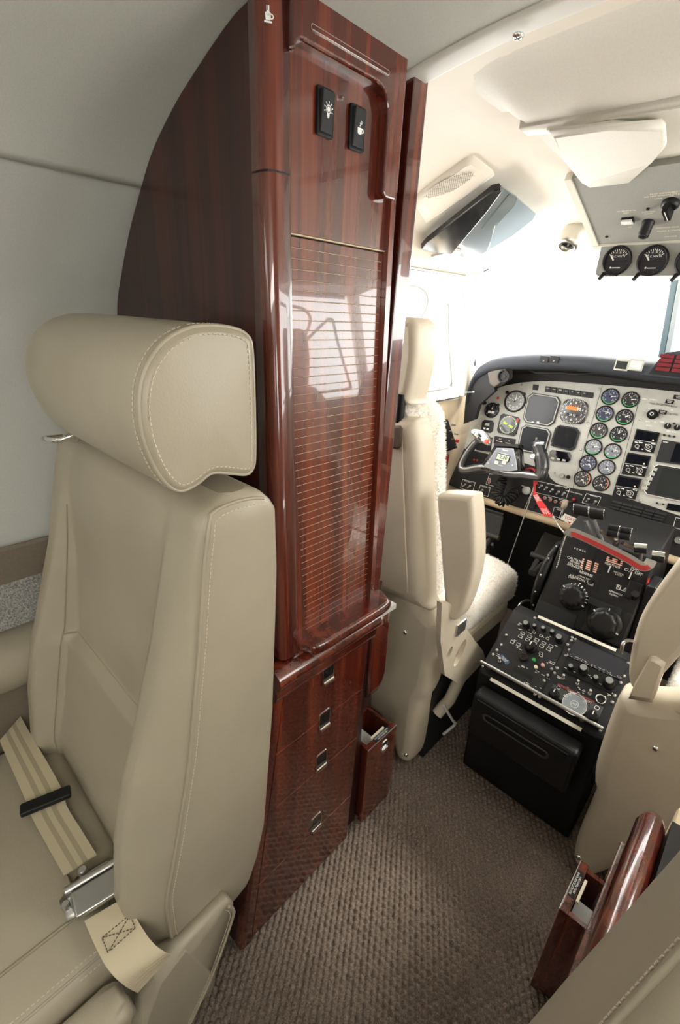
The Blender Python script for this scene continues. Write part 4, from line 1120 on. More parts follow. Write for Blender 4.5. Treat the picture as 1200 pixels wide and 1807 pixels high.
for i in range(5):
    x, y = 1073 - i * 12, 537 + i * 24; u, v = pu(z1(x, y)); MB().box(PF.at(u, v), -.0065, .0065, -.0045, .0045, .006, .009, PGREY).build('soft_key', o)
# toggles, labels and knobs on the upper right of the plate
for i in range(6):
    u, v = pu(z1(1055 + i * 25, 205 + i * 3.4)); MB().lathe(PF.at(u, v), [(.0026, 0), (.0026, .004), (.0016, .010)], STEEL, 8).build('toggle_switch', ip)
for p in ((1150, 258), (1183, 262), (1120, 365), (1146, 369), (1172, 373), (1172, 308), (1085, 708), (1116, 714)):
    u, v = pu(z1(*p)); MB().lathe(PF.at(u, v), [(.003, 0), (.003, .004), (.0018, .010)], BLK2 if p[1] > 300 else STEEL, 8).build('toggle_switch', ip)
f = PF.at(*pu(z1(1062, 262))); o = MB().lathe(f, [(.0135, 0), (.0135, .008), (.009, .009), (.009, .017)], BLACK, 18).build('rotary_selector', ip)
MB().box(f, 0, .017, -.005, .003, .004, .012, BLACK).build('pointer', o); MB().ring(f, .0035, .0048, .0173, WHITE).build('knob_ring', o)
for p in ((1138, 320), (1187, 328)):
    f = PF.at(*pu(z1(*p))); o = MB().lathe(f, [(.008, 0), (.008, .006), (.006, .008)], BLACK, 14).build('knob', ip); MB().line(f, (0, 0), (0, .0065), .0016, .0083, WHITE).build('knob_mark', o)
for p, w in (((1112, 250), .020), ((1148, 197), .020), ((1192, 175), .022)):
    f = PF.at(*pu(z1(*p))); o = MB().box(f, -w / 2, w / 2, -.0055, .0055, 0, .0015, BLACK).build('placard', ip)
    MB().text(f, 0, .0018, 'AUDIO', .004, .0018, WHITE).text(f, 0, -.0022, 'SPKR', .004, .0018, WHITE).build('lettering', o)
lt = MB()
for p, t in (((1020, 183), 'COMM 1'), ((1065, 187), 'COMM 2'), ((1025, 243), 'VOICE'), ((1055, 235), 'BOTH'), ((1035, 296), 'NAV'), ((1080, 303), 'ADF'), ((1110, 300), 'DME'), ((1045, 318), 'AUDIO'), ((1143, 345), 'MKR'), ((1170, 350), 'BCN'), ((1160, 240), 'PA'), ((1040, 205), 'ON'), ((1095, 393), 'HI'), ((1120, 690), 'LO')):
    lt.text(PF.at(*pu(z1(*p))), 0, 0, t, .0050, .0006, WHITE)
lt.build('lettering', ip)
blackbox([(1130, 740), (1140, 708), (1290, 735), (1280, 768)], 'indicator_strip', .003, None, SCREEN)
# ---- sub-panel switches with ruled boxes
bx_ = MB()
def pbox(pts): 
    q = quad(pts)
    for i in range(4): bx_.line(PF, q[i], q[(i + 1) % 4], .0011, .0002, WHITE)
pbox([(93, 632), (105, 588), (168, 604), (154, 652)]); pbox([(180, 660), (194, 617), (243, 630), (232, 675)]); pbox([(222, 612), (240, 560), (300, 572), (285, 630)])
pbox([(415, 738), (478, 596), (645, 632), (588, 790)]); pbox([(706, 705), (728, 660), (802, 678), (780, 728)]); pbox([(555, 770), (566, 728), (612, 738), (600, 785)])
bx_.line(PF, pu(z1(455, 650)), pu(z1(622, 690)), .001, .0002, WHITE)
for p, t in (((130, 600), 'MIC NORMAL'), ((215, 628), 'PILOT AIR'), ((420, 625), 'PARK BRAKE'), ((665, 655), 'LAND GEAR CONTROL'), ((765, 672), 'LANDING'), ((535, 612), 'ICE'), ((580, 622), 'LIGHTS'), ((622, 632), 'TAXI'), ((545, 680), 'AUTO'), ((600, 692), 'WING'), ((590, 742), 'HD LT')):
    bx_.text(PF.at(*pu(z1(*p))), 0, 0, t, .0048, .0003, WHITE)
bx_.build('ruled_lettering', ip)
def toggle(p, m=STEEL, L=.016, r=.0042, tip=.0028, drop=-.007):
    f = PF.at(*pu(z1(*p))); o = MB().lathe(f, [(r, 0), (r, .003), (r * .6, .004)], STEEL, 10).build('toggle_switch', ip)
    MB().tube([f.p(0, 0, .003), f.p(0, drop, L)], [tip * .7, tip], m, 8).build('lever', o)
for p in ((502, 620), (528, 630), (557, 640), (588, 652), (617, 658), (738, 688), (775, 700), (118, 615), (142, 622), (205, 643)): toggle(p)
for p in ((520, 682), (546, 692), (573, 700), (602, 706), (240, 603), (240, 590)):
    f = PF.at(*pu(z1(*p))); o = MB().lathe(f, [(.0055, 0), (.0055, .003), (.0035, .004)], STEEL, 12).build('push_breaker', ip); MB().lathe(f, [(.0032, .003), (.0032, .007)], RED, 8).build('button', o)
f = PF.at(*pu(z1(427, 645))); o = MB().lathe(f, [(.014, 0), (.014, .006), (.010, .012), (.004, .013)], mat('knob_grey', (.45, .45, .43), .4), 18).build('round_knob', ip)
for p in ((582, 755), (465, 722)):
    f = PF.at(*pu(z1(*p))); MB().lathe(f, [(.006, 0), (.006, .008)], BLACK, 12).build('knob', ip)
# landing gear handle
f = PF.at(*pu(z1(655, 705))); o = MB().box(f, -.006, .006, -.006, .014, 0, .004, BLACK).build('gear_handle', ip)
MB().tube([f.p(0, .006, .0), f.p(-.006, -.002, .05)], .004, STEEL, 8).build('lever', o)
MB().lathe(Fr(f.p(-.011, -.008, .055), f.V, f.N, f.U), [(.004, 0), (.016, .002), (.016, .012), (.004, .014)], mat('clear_knob', (.42, .35, .27), .25), 18).build('wheel_knob', o)
MB().lathe(f.at(.004, .012), [(.004, 0), (.004, .01)], RED, 10).build('lock_pin', o)
# white arrow tag with red letters
tf_ = PF.at(*pu(z1(668, 790)), .04)
o = MB().prism(tf_, [(-.030, -.008), (-.022, .013), (.018, .008), (.030, -.006), (.022, -.018)], -.001, .001, mat('tag_white', (.75, .73, .66), .6)).build('arrow_tag', ip)
MB().text(tf_, -.002, .001, 'TORQ', .012, .0014, RED).build('lettering', o); MB().flat(tf_, [(-.006, -.008), (.004, -.008), (-.001, -.014)], .0014, RED).build('arrow', o)
# louvred vent grille: each louvre cell
gq = [np.array(p) for p in quad([(820, 775), (862, 690), (1135, 760), (1095, 845)], .0)]
o = MB().prism(PF, [tuple(p) for p in gq], -.002, .002, BLACKM).build('vent_grille', ip)
def gl(s_, t): return tuple(gq[0] * (1 - s_) * (1 - t) + gq[3] * s_ * (1 - t) + gq[1] * (1 - s_) * t + gq[2] * s_ * t)
for r_ in range(6):
    for c_ in range(5):
        s0, s1_ = c_ / 5 + .008, (c_ + 1) / 5 - .008; t0, t1 = r_ / 6 + .03, (r_ + 1) / 6 - .03
        a, b_, c2, d_ = gl(s0, t0), gl(s1_, t0), gl(s1_, t1), gl(s0, t1)
        MB().rings([[PF.p(*a, .002), PF.p(*b_, .002), PF.p(*b_, .007), PF.p(*a, .007)], [PF.p(*d_, .002), PF.p(*c2, .002), PF.p(*c2, .003), PF.p(*d_, .003)]], BLK2, True, False).build('louvre', o)
# right of the grille
pb = MB(); q = quad([(1165, 830), (1180, 780), (1260, 800), (1245, 850)])
for i in range(4): pb.line(PF, q[i], q[(i + 1) % 4], .0011, .0004, WHITE)
pb.build('ruled_lettering', ip)
gauge((1195, 895), 26, mat('dial_pale', (.2, .21, .2), .4), 60, None, [], None)

# ================================================================== GLARESHIELD
gs = thing('glareshield', 'dark grey padded glareshield hooding the instrument panel', 'glareshield', (XC, 1.6, .95))
edge = [(824, 700), (828, 680), (838, 658), (856, 644), (885, 636), (930, 633), (980, 633), (1040, 636), (1100, 643), (1150, 648)]
E = [PY(x, y, 1.49) for x, y in edge]
E += [np.array([XC + .02, 1.49, E[-1][2]]), np.array([XC + .45, 1.49, E[-1][2] - .01]), np.array([XC + .60, 1.49, .97]), np.array([XC + .635, 1.49, .90])]
E = cm(E, 4, False); mb = MB(); R = []
ztop = max(p[2] for p in E)
for p in E:
    k = min(1, max(0, (p[2] - .89) / .12))
    R.append([(p[0], 1.49 + y, p[2] + z) for y, z in ((.03, -.030), (.008, -.032), (-.002, -.020), (-.004, -.006), (.006, .008), (.03, .014), (.10, .012 + .0 * k), (.10 + .33 * k, .0 - .02 * k))])
mb.rings(R, NAVY, False, True, False); mb.build('hood', gs)
# underside and back wall under the hood
mb = MB(); mb.rings([[(p[0], 1.515, p[2] - .03) for p in E], [(p[0], 1.615, p[2] - .05) for p in E], [(p[0], 1.625, .88) for p in E]], BLACKM, False, False, False); mb.build('underside', gs)
# black side cheek against the wall
cq = [PY(x, y, 1.50) for x, y in ((818, 748), (822, 700), (838, 665), (868, 655), (873, 690), (845, 715), (838, 740))]
mb = MB(); mb.rings([[p for p in cq], [p + np.array([0, .02, 0]) for p in cq]], BLACKM, True, False); mb.build('cheek', gs)
# knob rod on the cheek, flood lamp in its housing, conduit
a = PY(812, 693, 1.48); b_ = PY(836, 692, 1.48)
rd = MB().tube([a, b_], .0015, STEEL, 6).lathe(Fr(b_, (0, 1, 0), (0, 0, 1)), [(.004, -.003), (.004, .003)], STEEL, 8); rd.build('rod', gs)
hf = FY(1.545); hq = [hf.px(x, y) for x, y in ((872, 655), (878, 648), (906, 645), (905, 668), (884, 682), (876, 676))]
ho_ = MB().prism(hf, hq, 0, .05, mat('lamp_housing', (.09, .075, .06), .5)).build('lamp_housing', gs, .004)
u, v = hf.px(890, 664, .05); f = hf.at(u, v, .05); MB().lathe(f, [(.021, 0), (.021, .006), (.017, .008), (.0155, .001)], BLACK, 20, cap=False).disc(f, .0155, .0008, BLACKM).build('lamp_lens', ho_); MB().lathe(f, [(.006, .001), (.006, .003)], BLK2, 10).build('lamp_bulb', ho_)
cpth = [PY(x, y, 1.56) for x, y in ((930, 650), (945, 657), (965, 658), (990, 658), (1010, 660), (1040, 659), (1060, 655), (1083, 650))]
MB().tube(cm(cpth, 4, False), .004, BLK2, 8).build('conduit', gs)
MB().tube([p + np.array([0, .01, .010]) for p in cm(cpth[:6], 4, False)], .003, BLK2, 8).build('conduit', gs)
# two small switches and two square lamps on the lip
lf = Fr((0, 1.486, E[20][2] - .006), (1, 0, 0), (0, .15, 1)); 
for x, y in ((961, 634), (979, 634)):
    u, v = lf.px(x, y); f = lf.at(u, v); o = MB().box(f, -.013, .013, -.009, .009, 0, .004, BLACK).build('switch', gs, .001); MB().rect(f, -.009, .009, -.004, .006, .0043, RED if False else BLK2).text(f, 0, -.006, 'LT', .004, .0044, CREAMW).build('legend', o)
for x, m, em in ((1098, BLK2, 0), (1123, CREAMW, 0)):
    u, v = lf.px(x, 644); f = lf.at(u, v); o = MB().box(f, -.017, .017, -.015, .015, 0, .006, PGREY).build('square_lamp', gs, .001); MB().rect(f, -.0135, .0135, -.011, .009, .0065, m).build('lens', o)
# centre hump with red warning lights
hm = [lf.px(x, y) for x, y in ((1130, 662), (1152, 646), (1175, 622), (1200, 619))]
poly = hm + [(XC + .13, hm[-1][1]), (XC + .18, hm[0][1] + .01), (XC + .18, hm[0][1])]
hmo = MB().prism(lf, poly, -.06, .004, NAVY).build('warning_panel', gs, .003)
MB().flat(lf, [lf.px(1145, 660), lf.px(1172, 628), (XC + .11, hm[-1][1] - .006), (XC + .11, hm[0][1] + .004)], .0048, BLACKM).build('panel_face', hmo)
for r_ in range(4):
    for c_ in range(5):
        x0, y0 = 1178 - r_ * 2.7, 629 + r_ * 7.6; u, v = lf.px(x0, y0); MB().box(lf.at(u + c_ * .036, v), -.0155, .0155, -.0042, .0042, .004, .007, mat('red_lens', (.15, .012, .02), .35)).build('warning_light', hmo)

# ================================================================== CONTROL YOKE
yk = thing('control_yoke', 'black and silver control yoke with digital clock in its hub', 'yoke', PF.p(*pu((886, 815)), .10))
YN = .125
def y3(a, b, n=YN): return np.array(PF.p(*pu(z3(a, b), n), n))
YB = mat('yoke_black', (.03, .032, .036), .22, coat=.6); YS = mat('yoke_silver', (.42, .43, .45), .25, metal=.7)
ap = cm([y3(350, 640), (y3(290, 700)), y3(225, 790), y3(185, 875), y3(190, 915), y3(240, 922), y3(330, 905), y3(420, 905), y3(560, 945), y3(680, 965), y3(780, 968), y3(890, 985), y3(950, 985), y3(975, 940), y3(970, 860), y3(955, 780), y3(925, 690)], 5, False)
MB().tube(ap, .0135, YB, 12).build('frame', yk)
off = np.array(PF.N) * .0105
MB().tube([p + off + np.array([0, 0, .004]) for p in ap[2:66]], .0042, YS, 8).build('silver_edge', yk)
hub = [pu(z3(*p), YN) for p in ((525, 690), (745, 690), (760, 760), (770, 930), (700, 965), (560, 955), (385, 920), (430, 830))]
MB().puff(PF.at(0, 0, YN), hub, -.03, .020, .006, YB, 3).build('hub', yk)
hub2 = [pu(z3(*p), YN + .02) for p in ((530, 712), (690, 718), (718, 840), (728, 925), (640, 935), (500, 925), (400, 890), (460, 815))]
fp_ = MB().prism(PF.at(0, 0, YN), hub2, .019, .0215, mat('yoke_plate', (.20, .22, .26), .35, metal=.4)).build('face_plate', yk)
e = MB(); e.rings([[PF.p(*p, YN + .0218) for p in hub2], [PF.p(*p, YN + .0218) for p in shrink(hub2, .955)]], YS, False, False); e.build('plate_edge', fp_)
MB().prism(PF.at(0, 0, YN), [pu(z3(*p), YN) for p in ((540, 672), (760, 682), (765, 720), (700, 705), (530, 700))], -.02, .026, BLACK).build('clip_bar', yk)
u, v = pu(z3(587, 805), YN + .022); f = PF.at(u, v, YN + .022)
dsp = MB().box(f, -.0215, .0215, -.0105, .0105, 0, .002, BLACK).build('clock_display', yk)
MB().rect(f, -.0195, .0195, -.0085, .0085, .0023, mat('lcd_green', (.50, .56, .46), .35)).build('lcd', dsp); MB().text(f, .002, 0, '2:30', .0145, .0026, BLACK).build('digits', dsp)
MB().text(f, 0, .0125, 'CHRONOMETER', .0042, .0006, WHITE).rect(f, -.009, .009, .0225, .0248, .0006, WHITE).text(f.at(0, -.0255), 0, 0, 'CONTROL', .0035, .0006, WHITE).build('lettering', fp_)
for x in (527, 600):
    uu, vv = pu(z3(x, 853), YN + .022); MB().box(PF.at(uu, vv, YN + .022), -.0065, .0065, -.005, .005, 0, .003, CREAMW).build('clock_button', dsp, .0008)
for x, y in ((447, 858), (680, 878)):
    uu, vv = pu(z3(x, y), YN + .022); MB().lathe(PF.at(uu, vv, YN + .022), [(.0028, 0), (.0028, .0015)], STEEL, 10).build('screw', fp_)
# left switch pod
pod = [(p[0], p[1]) for p in cm([pu(z3(*p), YN + .02) for p in ((285, 540), (330, 530), (400, 545), (455, 600), (470, 650), (455, 690), (400, 670), (330, 625), (290, 575))], 4)]
po = MB().puff(PF.at(0, 0, YN + .005), pod, 0, .022, .006, YS, 3).build('switch_pod', yk)
f = PF.at(*pu(z3(432, 648), YN + .027), YN + .027); MB().lathe(f, [(.0075, 0), (.0075, .004), (.005, .007)], mat('button_red', (.80, .10, .05), .35), 16).build('red_button', po)
f = PF.at(*pu(z3(300, 555), YN + .027), YN + .027); MB().lathe(f, [(.006, 0), (.006, .002)], STEEL, 12).build('screw', po)
for i, (x, y) in enumerate(((345, 570), (365, 590), (340, 600), (362, 622))):
    f = PF.at(*pu(z3(x, y), YN + .027), YN + .027).rot(-.6); MB().box(f, -.006, .006, -.0026, .0026, 0, .005, BLACK if i % 2 else PGREY).build('trim_switch', po)
# right grip
gp = [y3(905, 650), y3(915, 690), y3(935, 740), y3(955, 810), y3(965, 880), y3(958, 950), y3(940, 985)]
MB().tube(cm(gp, 5, False), [.014] * 5 + [.018] * 8 + [.021] * 10 + [.019] * 8, YB, 14).build('grip', yk)
MB().tube([y3(905, 672, YN + .01), y3(985, 668, YN + .01)], .006, YS, 8).build('grip_cap', yk)
f = PF.at(*pu(z3(905, 648), YN), YN); MB().tube([f.p(0, 0, 0), f.p(0, .012, .004)], .003, STEEL, 8).build('toggle_switch', yk)
f = PF.at(*pu(z3(880, 795), YN + .01), YN + .01); MB().lathe(f, [(.008, -.012), (.009, .004), (.006, .010)], mat('pale_button', (.7, .7, .68), .4), 12).build('thumb_button', yk)
MB().tube([y3(600, 830, YN - .02), y3(600, 830, -.01)], .020, STEEL, 14).build('column', yk)
MB().tube([y3(840, 930, .09)] + [y3(850 + 52 * cos(a), 955 + 45 * sin(a), .09) for a in np.linspace(pi, 2 * pi, 9)] + [y3(905, 1060, .07)], .004, RED, 8).build('control_lock_hook', yk, label='red metal control lock hook')
# ---- coiled cord
def zc(a, b): return 820 + a / 6.667, 840 + b / 6.667
cc = cm([np.array(PF.p(*pu(zc(*p), n), n)) for p, n in (((465, 5), .085), ((445, 60), .085), ((410, 130), .085), ((385, 200), .085), ((400, 270), .083), ((460, 300), .08), ((530, 270), .07), ((570, 215), .05), ((580, 180), .01))], 12, False)
hx = []; turns = 21
A = np.array(cc)
for i in range(turns * 14):
    t = i / (turns * 14 - 1) * (len(A) - 1); k = int(min(t, len(A) - 2)); P = A[k] + (A[k + 1] - A[k]) * (t - k); T = _n(A[k + 1] - A[k])
    x = _n(np.cross(T, PF.N)); y = np.cross(T, x); a = 2 * pi * i / 14; r = .0155 * min(1, .35 + 4 * min(t / len(A), 1.02 - t / len(A)))
    hx.append(P + r * (cos(a) * x + sin(a) * y))
co = MB().tube(hx, .0032, BLACK, 6).build('coiled_cord'); tag(co, 'black coiled cord hanging under the yoke', 'cord')
f = PF.at(*pu(zc(580, 175)))
# ---- red streamer on the control lock, with bead chains
sn = .075
sq = [np.array(PF.p(*pu(zc(*p), n), n)) for p, n in (((795, 205), sn), ((840, 190), sn), ((940, 330), sn + .004), ((1048, 485), sn), ((935, 470), sn), ((860, 340), sn + .004))]
st_ = thing('warning_streamer', 'red warning streamer ribbon with white lettering hanging from the control lock', 'streamer', sq[0])
nn = PF.N * .0012
MB().rings([[p - nn for p in (sq[0], sq[1])], [p - nn for p in (sq[5], sq[2])], [p - nn for p in (sq[4], sq[3])]], REDB, False, True, False).rings([[p + nn for p in (sq[0], sq[1])], [p + nn for p in (sq[5], sq[2])], [p + nn for p in (sq[4], sq[3])]], REDB, False, True, False).build('ribbon', st_)
MB().rings([[np.array(PF.p(*pu(zc(*p), sn), sn)) for p in ((808, 55), (840, 55))], [np.array(PF.p(*pu(zc(*p), sn), sn)) for p in ((810, 205), (832, 200))]], REDB, False, False, False).build('strap', st_)
d = _n(sq[3] - sq[1]); k = MB()
for i, t in enumerate(('REMOVE BEFORE FLIGHT', 'CONTROL LOCK', 'REMOVE BEFORE FLIGHT')):
    w = .22 + .28 * i; a = sq[0] * (1 - w) + sq[1] * w; c2 = sq[4] * (1 - w) + sq[3] * w; U = _n(c2 - a); f = Fr((a + c2) / 2 + PF.N * .004, U, np.cross(PF.N, U), PF.N); L = np.linalg.norm(c2 - a)
    vs, fs = text_mesh(t); wd_ = max(x for x, _ in vs) - min(x for x, _ in vs); k.add([f.p(x * L * .80 / wd_, y * .0066, .0) for x, y in vs], fs, WHITE)
k.build('lettering', st_)
MB().lathe(Fr(sq[3], (1, 0, 0), _v), [(.004, -.002), (.004, .003)], STEEL, 10).build('eyelet', st_)
def chain(pts, name, label):
    A = cm(pts, 8, False); q = MB(); L = [0]
    for a, b_ in zip(A, A[1:]): L.append(L[-1] + np.linalg.norm(b_ - a))
    AA = np.array(A); nb = int(L[-1] / .0052)
    for i in range(nb):
        P = np.array([np.interp(L[-1] * i / nb, L, AA[:, k]) for k in range(3)]); f = Fr(P, (1, 0, 0), (0, 1, 0))
        q.lathe(f, [(.0004, -.0022), (.0019, -.0011), (.0019, .0011), (.0004, .0022)], STEEL, 6)
    q.tube(A, .0006, STEEL, 4)
    return tag(q.build(name), label, 'chain')
chain([np.array(PF.p(*pu(zc(812, 130), .08), .08)), np.array(PF.p(*pu(zc(760, 300), .09), .09)), PY(*zc(640, 650), 1.45), PY(*zc(490, 1080), 1.40)], 'bead_chain', 'steel bead chain hanging down to the cockpit floor past the pedals')
# ================================================================== CENTRE PEDESTAL
pd = thing('centre_pedestal', 'black centre pedestal with radio controls on its sloping top and aft drawer', 'pedestal', (XC, 1.1, 0))
XL, XR = -.362, -.072
AV = Fr((-.217, .925, .354), (1, 0, 0), (0, .14, .108))
def av(x, y, n=0.0): return AV.px(x, y, n)
vF = .186
mb = MB(); mb.prism(FX(XL), [(.945, 0), (.925, .345), (1.072, .459), (1.108, .459), (1.108, 0)], 0, XR - XL, BLACKM); mb.build('body', pd, .006, 3)
def wz(a, b): return 800 + a / 3.5294, 1040 + b / 3.5294         # zoom used for the top
# two equipment columns on the sloping top
umid = av(*wz(560, 620))[0]
MB().box(AV, XL + .217 + .006, umid - .001, .010, vF - .012, 0, .004, BLK2).build('left_rack', pd, .001)
MB().box(AV, umid + .001, XR + .217 - .006, .010, vF - .012, 0, .004, BLK2).build('right_rack', pd, .001)
# bright strips fore and aft
def strip(a, b_, w, name):
    P, Q = np.array(av(*a)), np.array(av(*b_)); d = _n(Q - P); q = np.array([-d[1], d[0]]) * w / 2
    MB().prism(AV, [tuple(P - q), tuple(Q - q), tuple(Q + q), tuple(P + q)], .003, .0055, mat('ivory_strip', (.78, .75, .64), .4)).build(name, pd)
strip((950, 1089), (1087, 1149), .007, 'bright_strip'); strip((866, 1199), (1026, 1289), .008, 'bright_strip')
# hand rail
ra = AV.p(*av(848, 1167, .022), .022); rb_ = AV.p(*av(1064, 1286, .022), .022)
MB().tube([ra, rb_], .0042, STEEL, 10).build('hand_rail', pd)
for t in (.07, .85):
    P = ra + (rb_ - ra) * t; f = Fr(P, AV.U, AV.V, AV.N); MB().lathe(f, [(.005, -.022), (.005, -.004), (.0042, 0)], STEEL, 10).build('rail_post', pd)
# bent wire guards each side at the front
for x0, pts in ((XL - .004, ((908, 1096), (914, 1072), (924, 1061), (936, 1060), (955, 1068), (960, 1074), (958, 1090))), (XR - .012, ((1096, 1152), (1100, 1136), (1108, 1130), (1122, 1133), (1135, 1140)))):
    MB().tube(cm([PX(x, y, x0) for x, y in pts], 5, False), .0032, STEEL, 8).build('wire_guard', pd)
def knob(x, y, r, h, m=BLACK, n0=.004, cap=None, name='knob', skirt=True):
    r *= 1.3; h *= 1.3
    f = AV.at(*av(x, y, n0), n0)
    prof = [(r * 1.25, 0), (r * 1.25, h * .3), (r, h * .32), (r * .92, h)] if skirt else [(r, 0), (r * .92, h)]
    o = MB().lathe(f, prof, m, 14).build(name, pd)
    if cap: MB().disc(f, r * .8, h + .0003, cap, 12).build('knob_cap', o)
    else: MB().line(f, (0, 0), (0, r * .85), r * .22, h + .0004, WHITE).build('knob_mark', o)
    return o
DOT = mat('knob_top_grey', (.25, .26, .25), .35)
# row of knobs on the audio controller
for a, b_, r, h in ((455, 215, .0055, .017), (508, 225, .0035, .012), (562, 240, .004, .013), (618, 262, .004, .013), (660, 305, .0062, .019)): knob(*wz(a, b_ + 12), r, h, cap=DOT)
# key rows
def keys(x0, y0, dx, dy, n, w, h, name='key'):
    for i in range(n):
        f = AV.at(*av(*wz(x0 + dx * i, y0 + dy * i), .004), .004); o = MB().box(f, -w, w, -h, h, 0, .0016, GREYC).build(name, pd); MB().rect(f, -w * .72, w * .72, -h * .62, h * .62, .0019, BLACK).build('key_face', o)
keys(432, 275, 44, 20, 5, .0050, .0034); keys(418, 295, 44, 20, 5, .0050, .0034); keys(368, 328, 38, 18, 2, .0046, .0042); keys(503, 270, 42, 19, 3, .0032, .0026); keys(546, 400, 0, 13, 2, .0042, .0030)
k = MB()
for t in (.30, .52, .66): 
    k.rect(AV, XL + .217 + .008, umid - .003, vF * (1 - t) + .008, vF * (1 - t) + .0095, .0045, BLACK)
k.rect(AV, umid - .0016, umid + .0016, .008, vF - .012, .0046, BLACK); k.build('rack_joints', pd, kind='stuff')
knob(*wz(482, 365), .0085, .017); 
f = AV.at(*av(*wz(435, 425), .004), .004); o = MB().lathe(f, [(.0098, 0), (.0098, .005), (.0078, .007), (.007, .003)], BLACK, 20, cap=False).disc(f, .0075, .0045, GLOSSK).build('round_port', pd)
for p, m in (((503, 443), GREEN), ((558, 475), mat('pink_button', (.8, .45, .35), .4)), ((515, 488), CREAMW)):
    knob(*wz(*p), .0034, .006, m, cap=m, name='push_button', skirt=False)
f = AV.at(*av(*wz(435, 525), .004), .004); MB().box(f, -.024, .024, -.006, .006, -.002, .0006, BLACK).build('card_slot', pd); MB().frame(f, -.0245, .0245, -.0065, .0065, .0008, .0009, BLK2).build('slot_edge', pd)
def tog(x, y, L=.017, m=STEEL):
    f = AV.at(*av(*wz(x, y), .004), .004); o = MB().lathe(f, [(.0042, 0), (.0042, .003), (.0028, .004)], STEEL, 10).build('toggle_switch', pd); MB().tube([f.p(0, 0, .003), f.p(.001, .004, L)], [.0016, .0030], m, 8).build('lever', o)
tog(288, 450); tog(683, 555); tog(772, 590); tog(848, 650)
f = AV.at(*av(*wz(318, 437), .004), .004).rot(-.35); o = MB().box(f, -.013, .013, -.005, .005, 0, .001, mat('blue_placard', (.06, .10, .2), .5)).build('placard', pd); MB().text(f, 0, .0015, 'COCKPIT', .0040, .0013, WHITE).text(f, 0, -.0022, 'VOICE', .0040, .0013, WHITE).build('lettering', o)
for p in ((298, 345), (272, 378), (248, 405), (182, 480), (508, 178), (740, 300), (722, 378), (700, 412), (612, 497), (588, 535), (565, 570), (763, 312), (648, 492), (630, 522), (1090, 460), (1063, 540), (1042, 582), (1005, 662), (990, 703), (508, 655), (537, 670), (915, 880), (735, 318), (712, 345), (330, 285), (408, 222)):
    f = AV.at(*av(*wz(*p), .004), .004); MB().lathe(f, [(.0036, 0), (.0036, .0012), (.002, .0022)], STEEL, 10).build('screw', pd)
k = MB(); rl = random.Random(11)
for (x0, y0, x1, y1, n) in ((470, 250, 640, 330, 14), (400, 225, 460, 250, 5), (270, 420, 360, 470, 6), (390, 470, 600, 560, 10), (440, 560, 560, 640, 6), (650, 560, 880, 680, 12), (560, 420, 640, 470, 6), (330, 300, 420, 360, 5), (940, 620, 1000, 680, 4)):
    for i in range(n):
        t = rl.random(); x, y = x0 + (x1 - x0) * t, y0 + (y1 - y0) * t + rl.uniform(-22, 22); w = rl.uniform(.0014, .0042)
        f = AV.at(*av(*wz(x, y), .004), .0044); k.rect(f, -w, w, -.00065, .00065, 0, WHITE)
k.build('small_legends', pd, kind='stuff')
# dark screen unit with torn label edge and four knobs under it
q = [av(*wz(*p), .004) for p in ((705, 410), (770, 312), (1095, 470), (1040, 565))]
o = MB().prism(AV, q, .004, .007, mat('blank_screen', (.018, .020, .028), .3)).build('blank_plate', pd)
k = MB(); rr = random.Random(5)
P0, P1 = np.array(q[0]), np.array(q[3])
for i in range(60):
    P = P0 + (P1 - P0) * rr.random() + np.array([0, rr.uniform(-.001, .006)]); k.rect(AV.at(*P), -.0015 * rr.random(), .0018, -.0006, .0006 * rr.random(), .0072, GREYC)
k.build('worn_edge', o, kind='stuff')
q = [av(*wz(*p), .004) for p in ((672, 505), (705, 425), (1030, 575), (985, 650))]
o = MB().prism(AV, q, .004, .0065, BLACK).build('radio_controller', pd)
for a, b_, r, h in ((732, 490, .0045, .014), (812, 508, .0068, .020), (888, 560, .0045, .014), (970, 590, .0072, .022)): knob(*wz(a, b_), r, h, cap=DOT, n0=.0065)
k = MB()
for p in ((700, 490), (755, 515), (860, 552), (915, 590), (845, 535)): k.rect(AV.at(*av(*wz(*p), .0065)), -.0024, .0024, -.0007, .0007, .0068, WHITE)
k.build('legends', o, kind='stuff')
# cabin pressure controller: clear dial plate
q = [av(*wz(*p), .004) for p in ((598, 650), (622, 590), (935, 735), (900, 825))]
pc = MB().prism(AV, q, .004, .006, mat('pressure_plate', (.06, .065, .07), .25, coat=.7)).build('pressure_controller', pd, .001)
f = AV.at(*av(*wz(755, 715), .006), .006); R = .0235
d = MB().disc(f, R, .0004, mat('dial_grey', (.28, .32, .35), .3, coat=.5), 32).ring(f, R, R * 1.05, .0008, WHITE, k=36)
for i in range(40):
    a = 2 * pi * i / 40; d.line(f, (R * .95 * cos(a), R * .95 * sin(a)), (R * (.75 if i % 5 == 0 else .86) * cos(a), R * (.75 if i % 5 == 0 else .86) * sin(a)), R * .025, .0007, WHITE)
d.ring(f, R * .30, R * .34, .0007, WHITE); d.text(f, 0, 0, 'ALT', R * .25, .0008, WHITE); d.build('dial', pc)
for p, rr_, m in (((655, 612), .0042, STEEL), ((895, 738), .0048, STEEL)):
    g2 = AV.at(*av(*wz(*p), .006), .006); MB().ring(g2, rr_ * .8, rr_, .0006, WHITE).disc(g2, rr_ * .8, .0005, BLK2, 12).build('window', pc)
k = MB(); k.line(AV, av(*wz(650, 590), .006), av(*wz(880, 705), .006), .0048, .0064, mat('dull_red', (.22, .05, .05), .6)); k.build('red_band', pc)
k = MB(); ang = math.atan2(*(np.array(av(*wz(880, 705), .006)) - np.array(av(*wz(650, 590), .006)))[::-1])
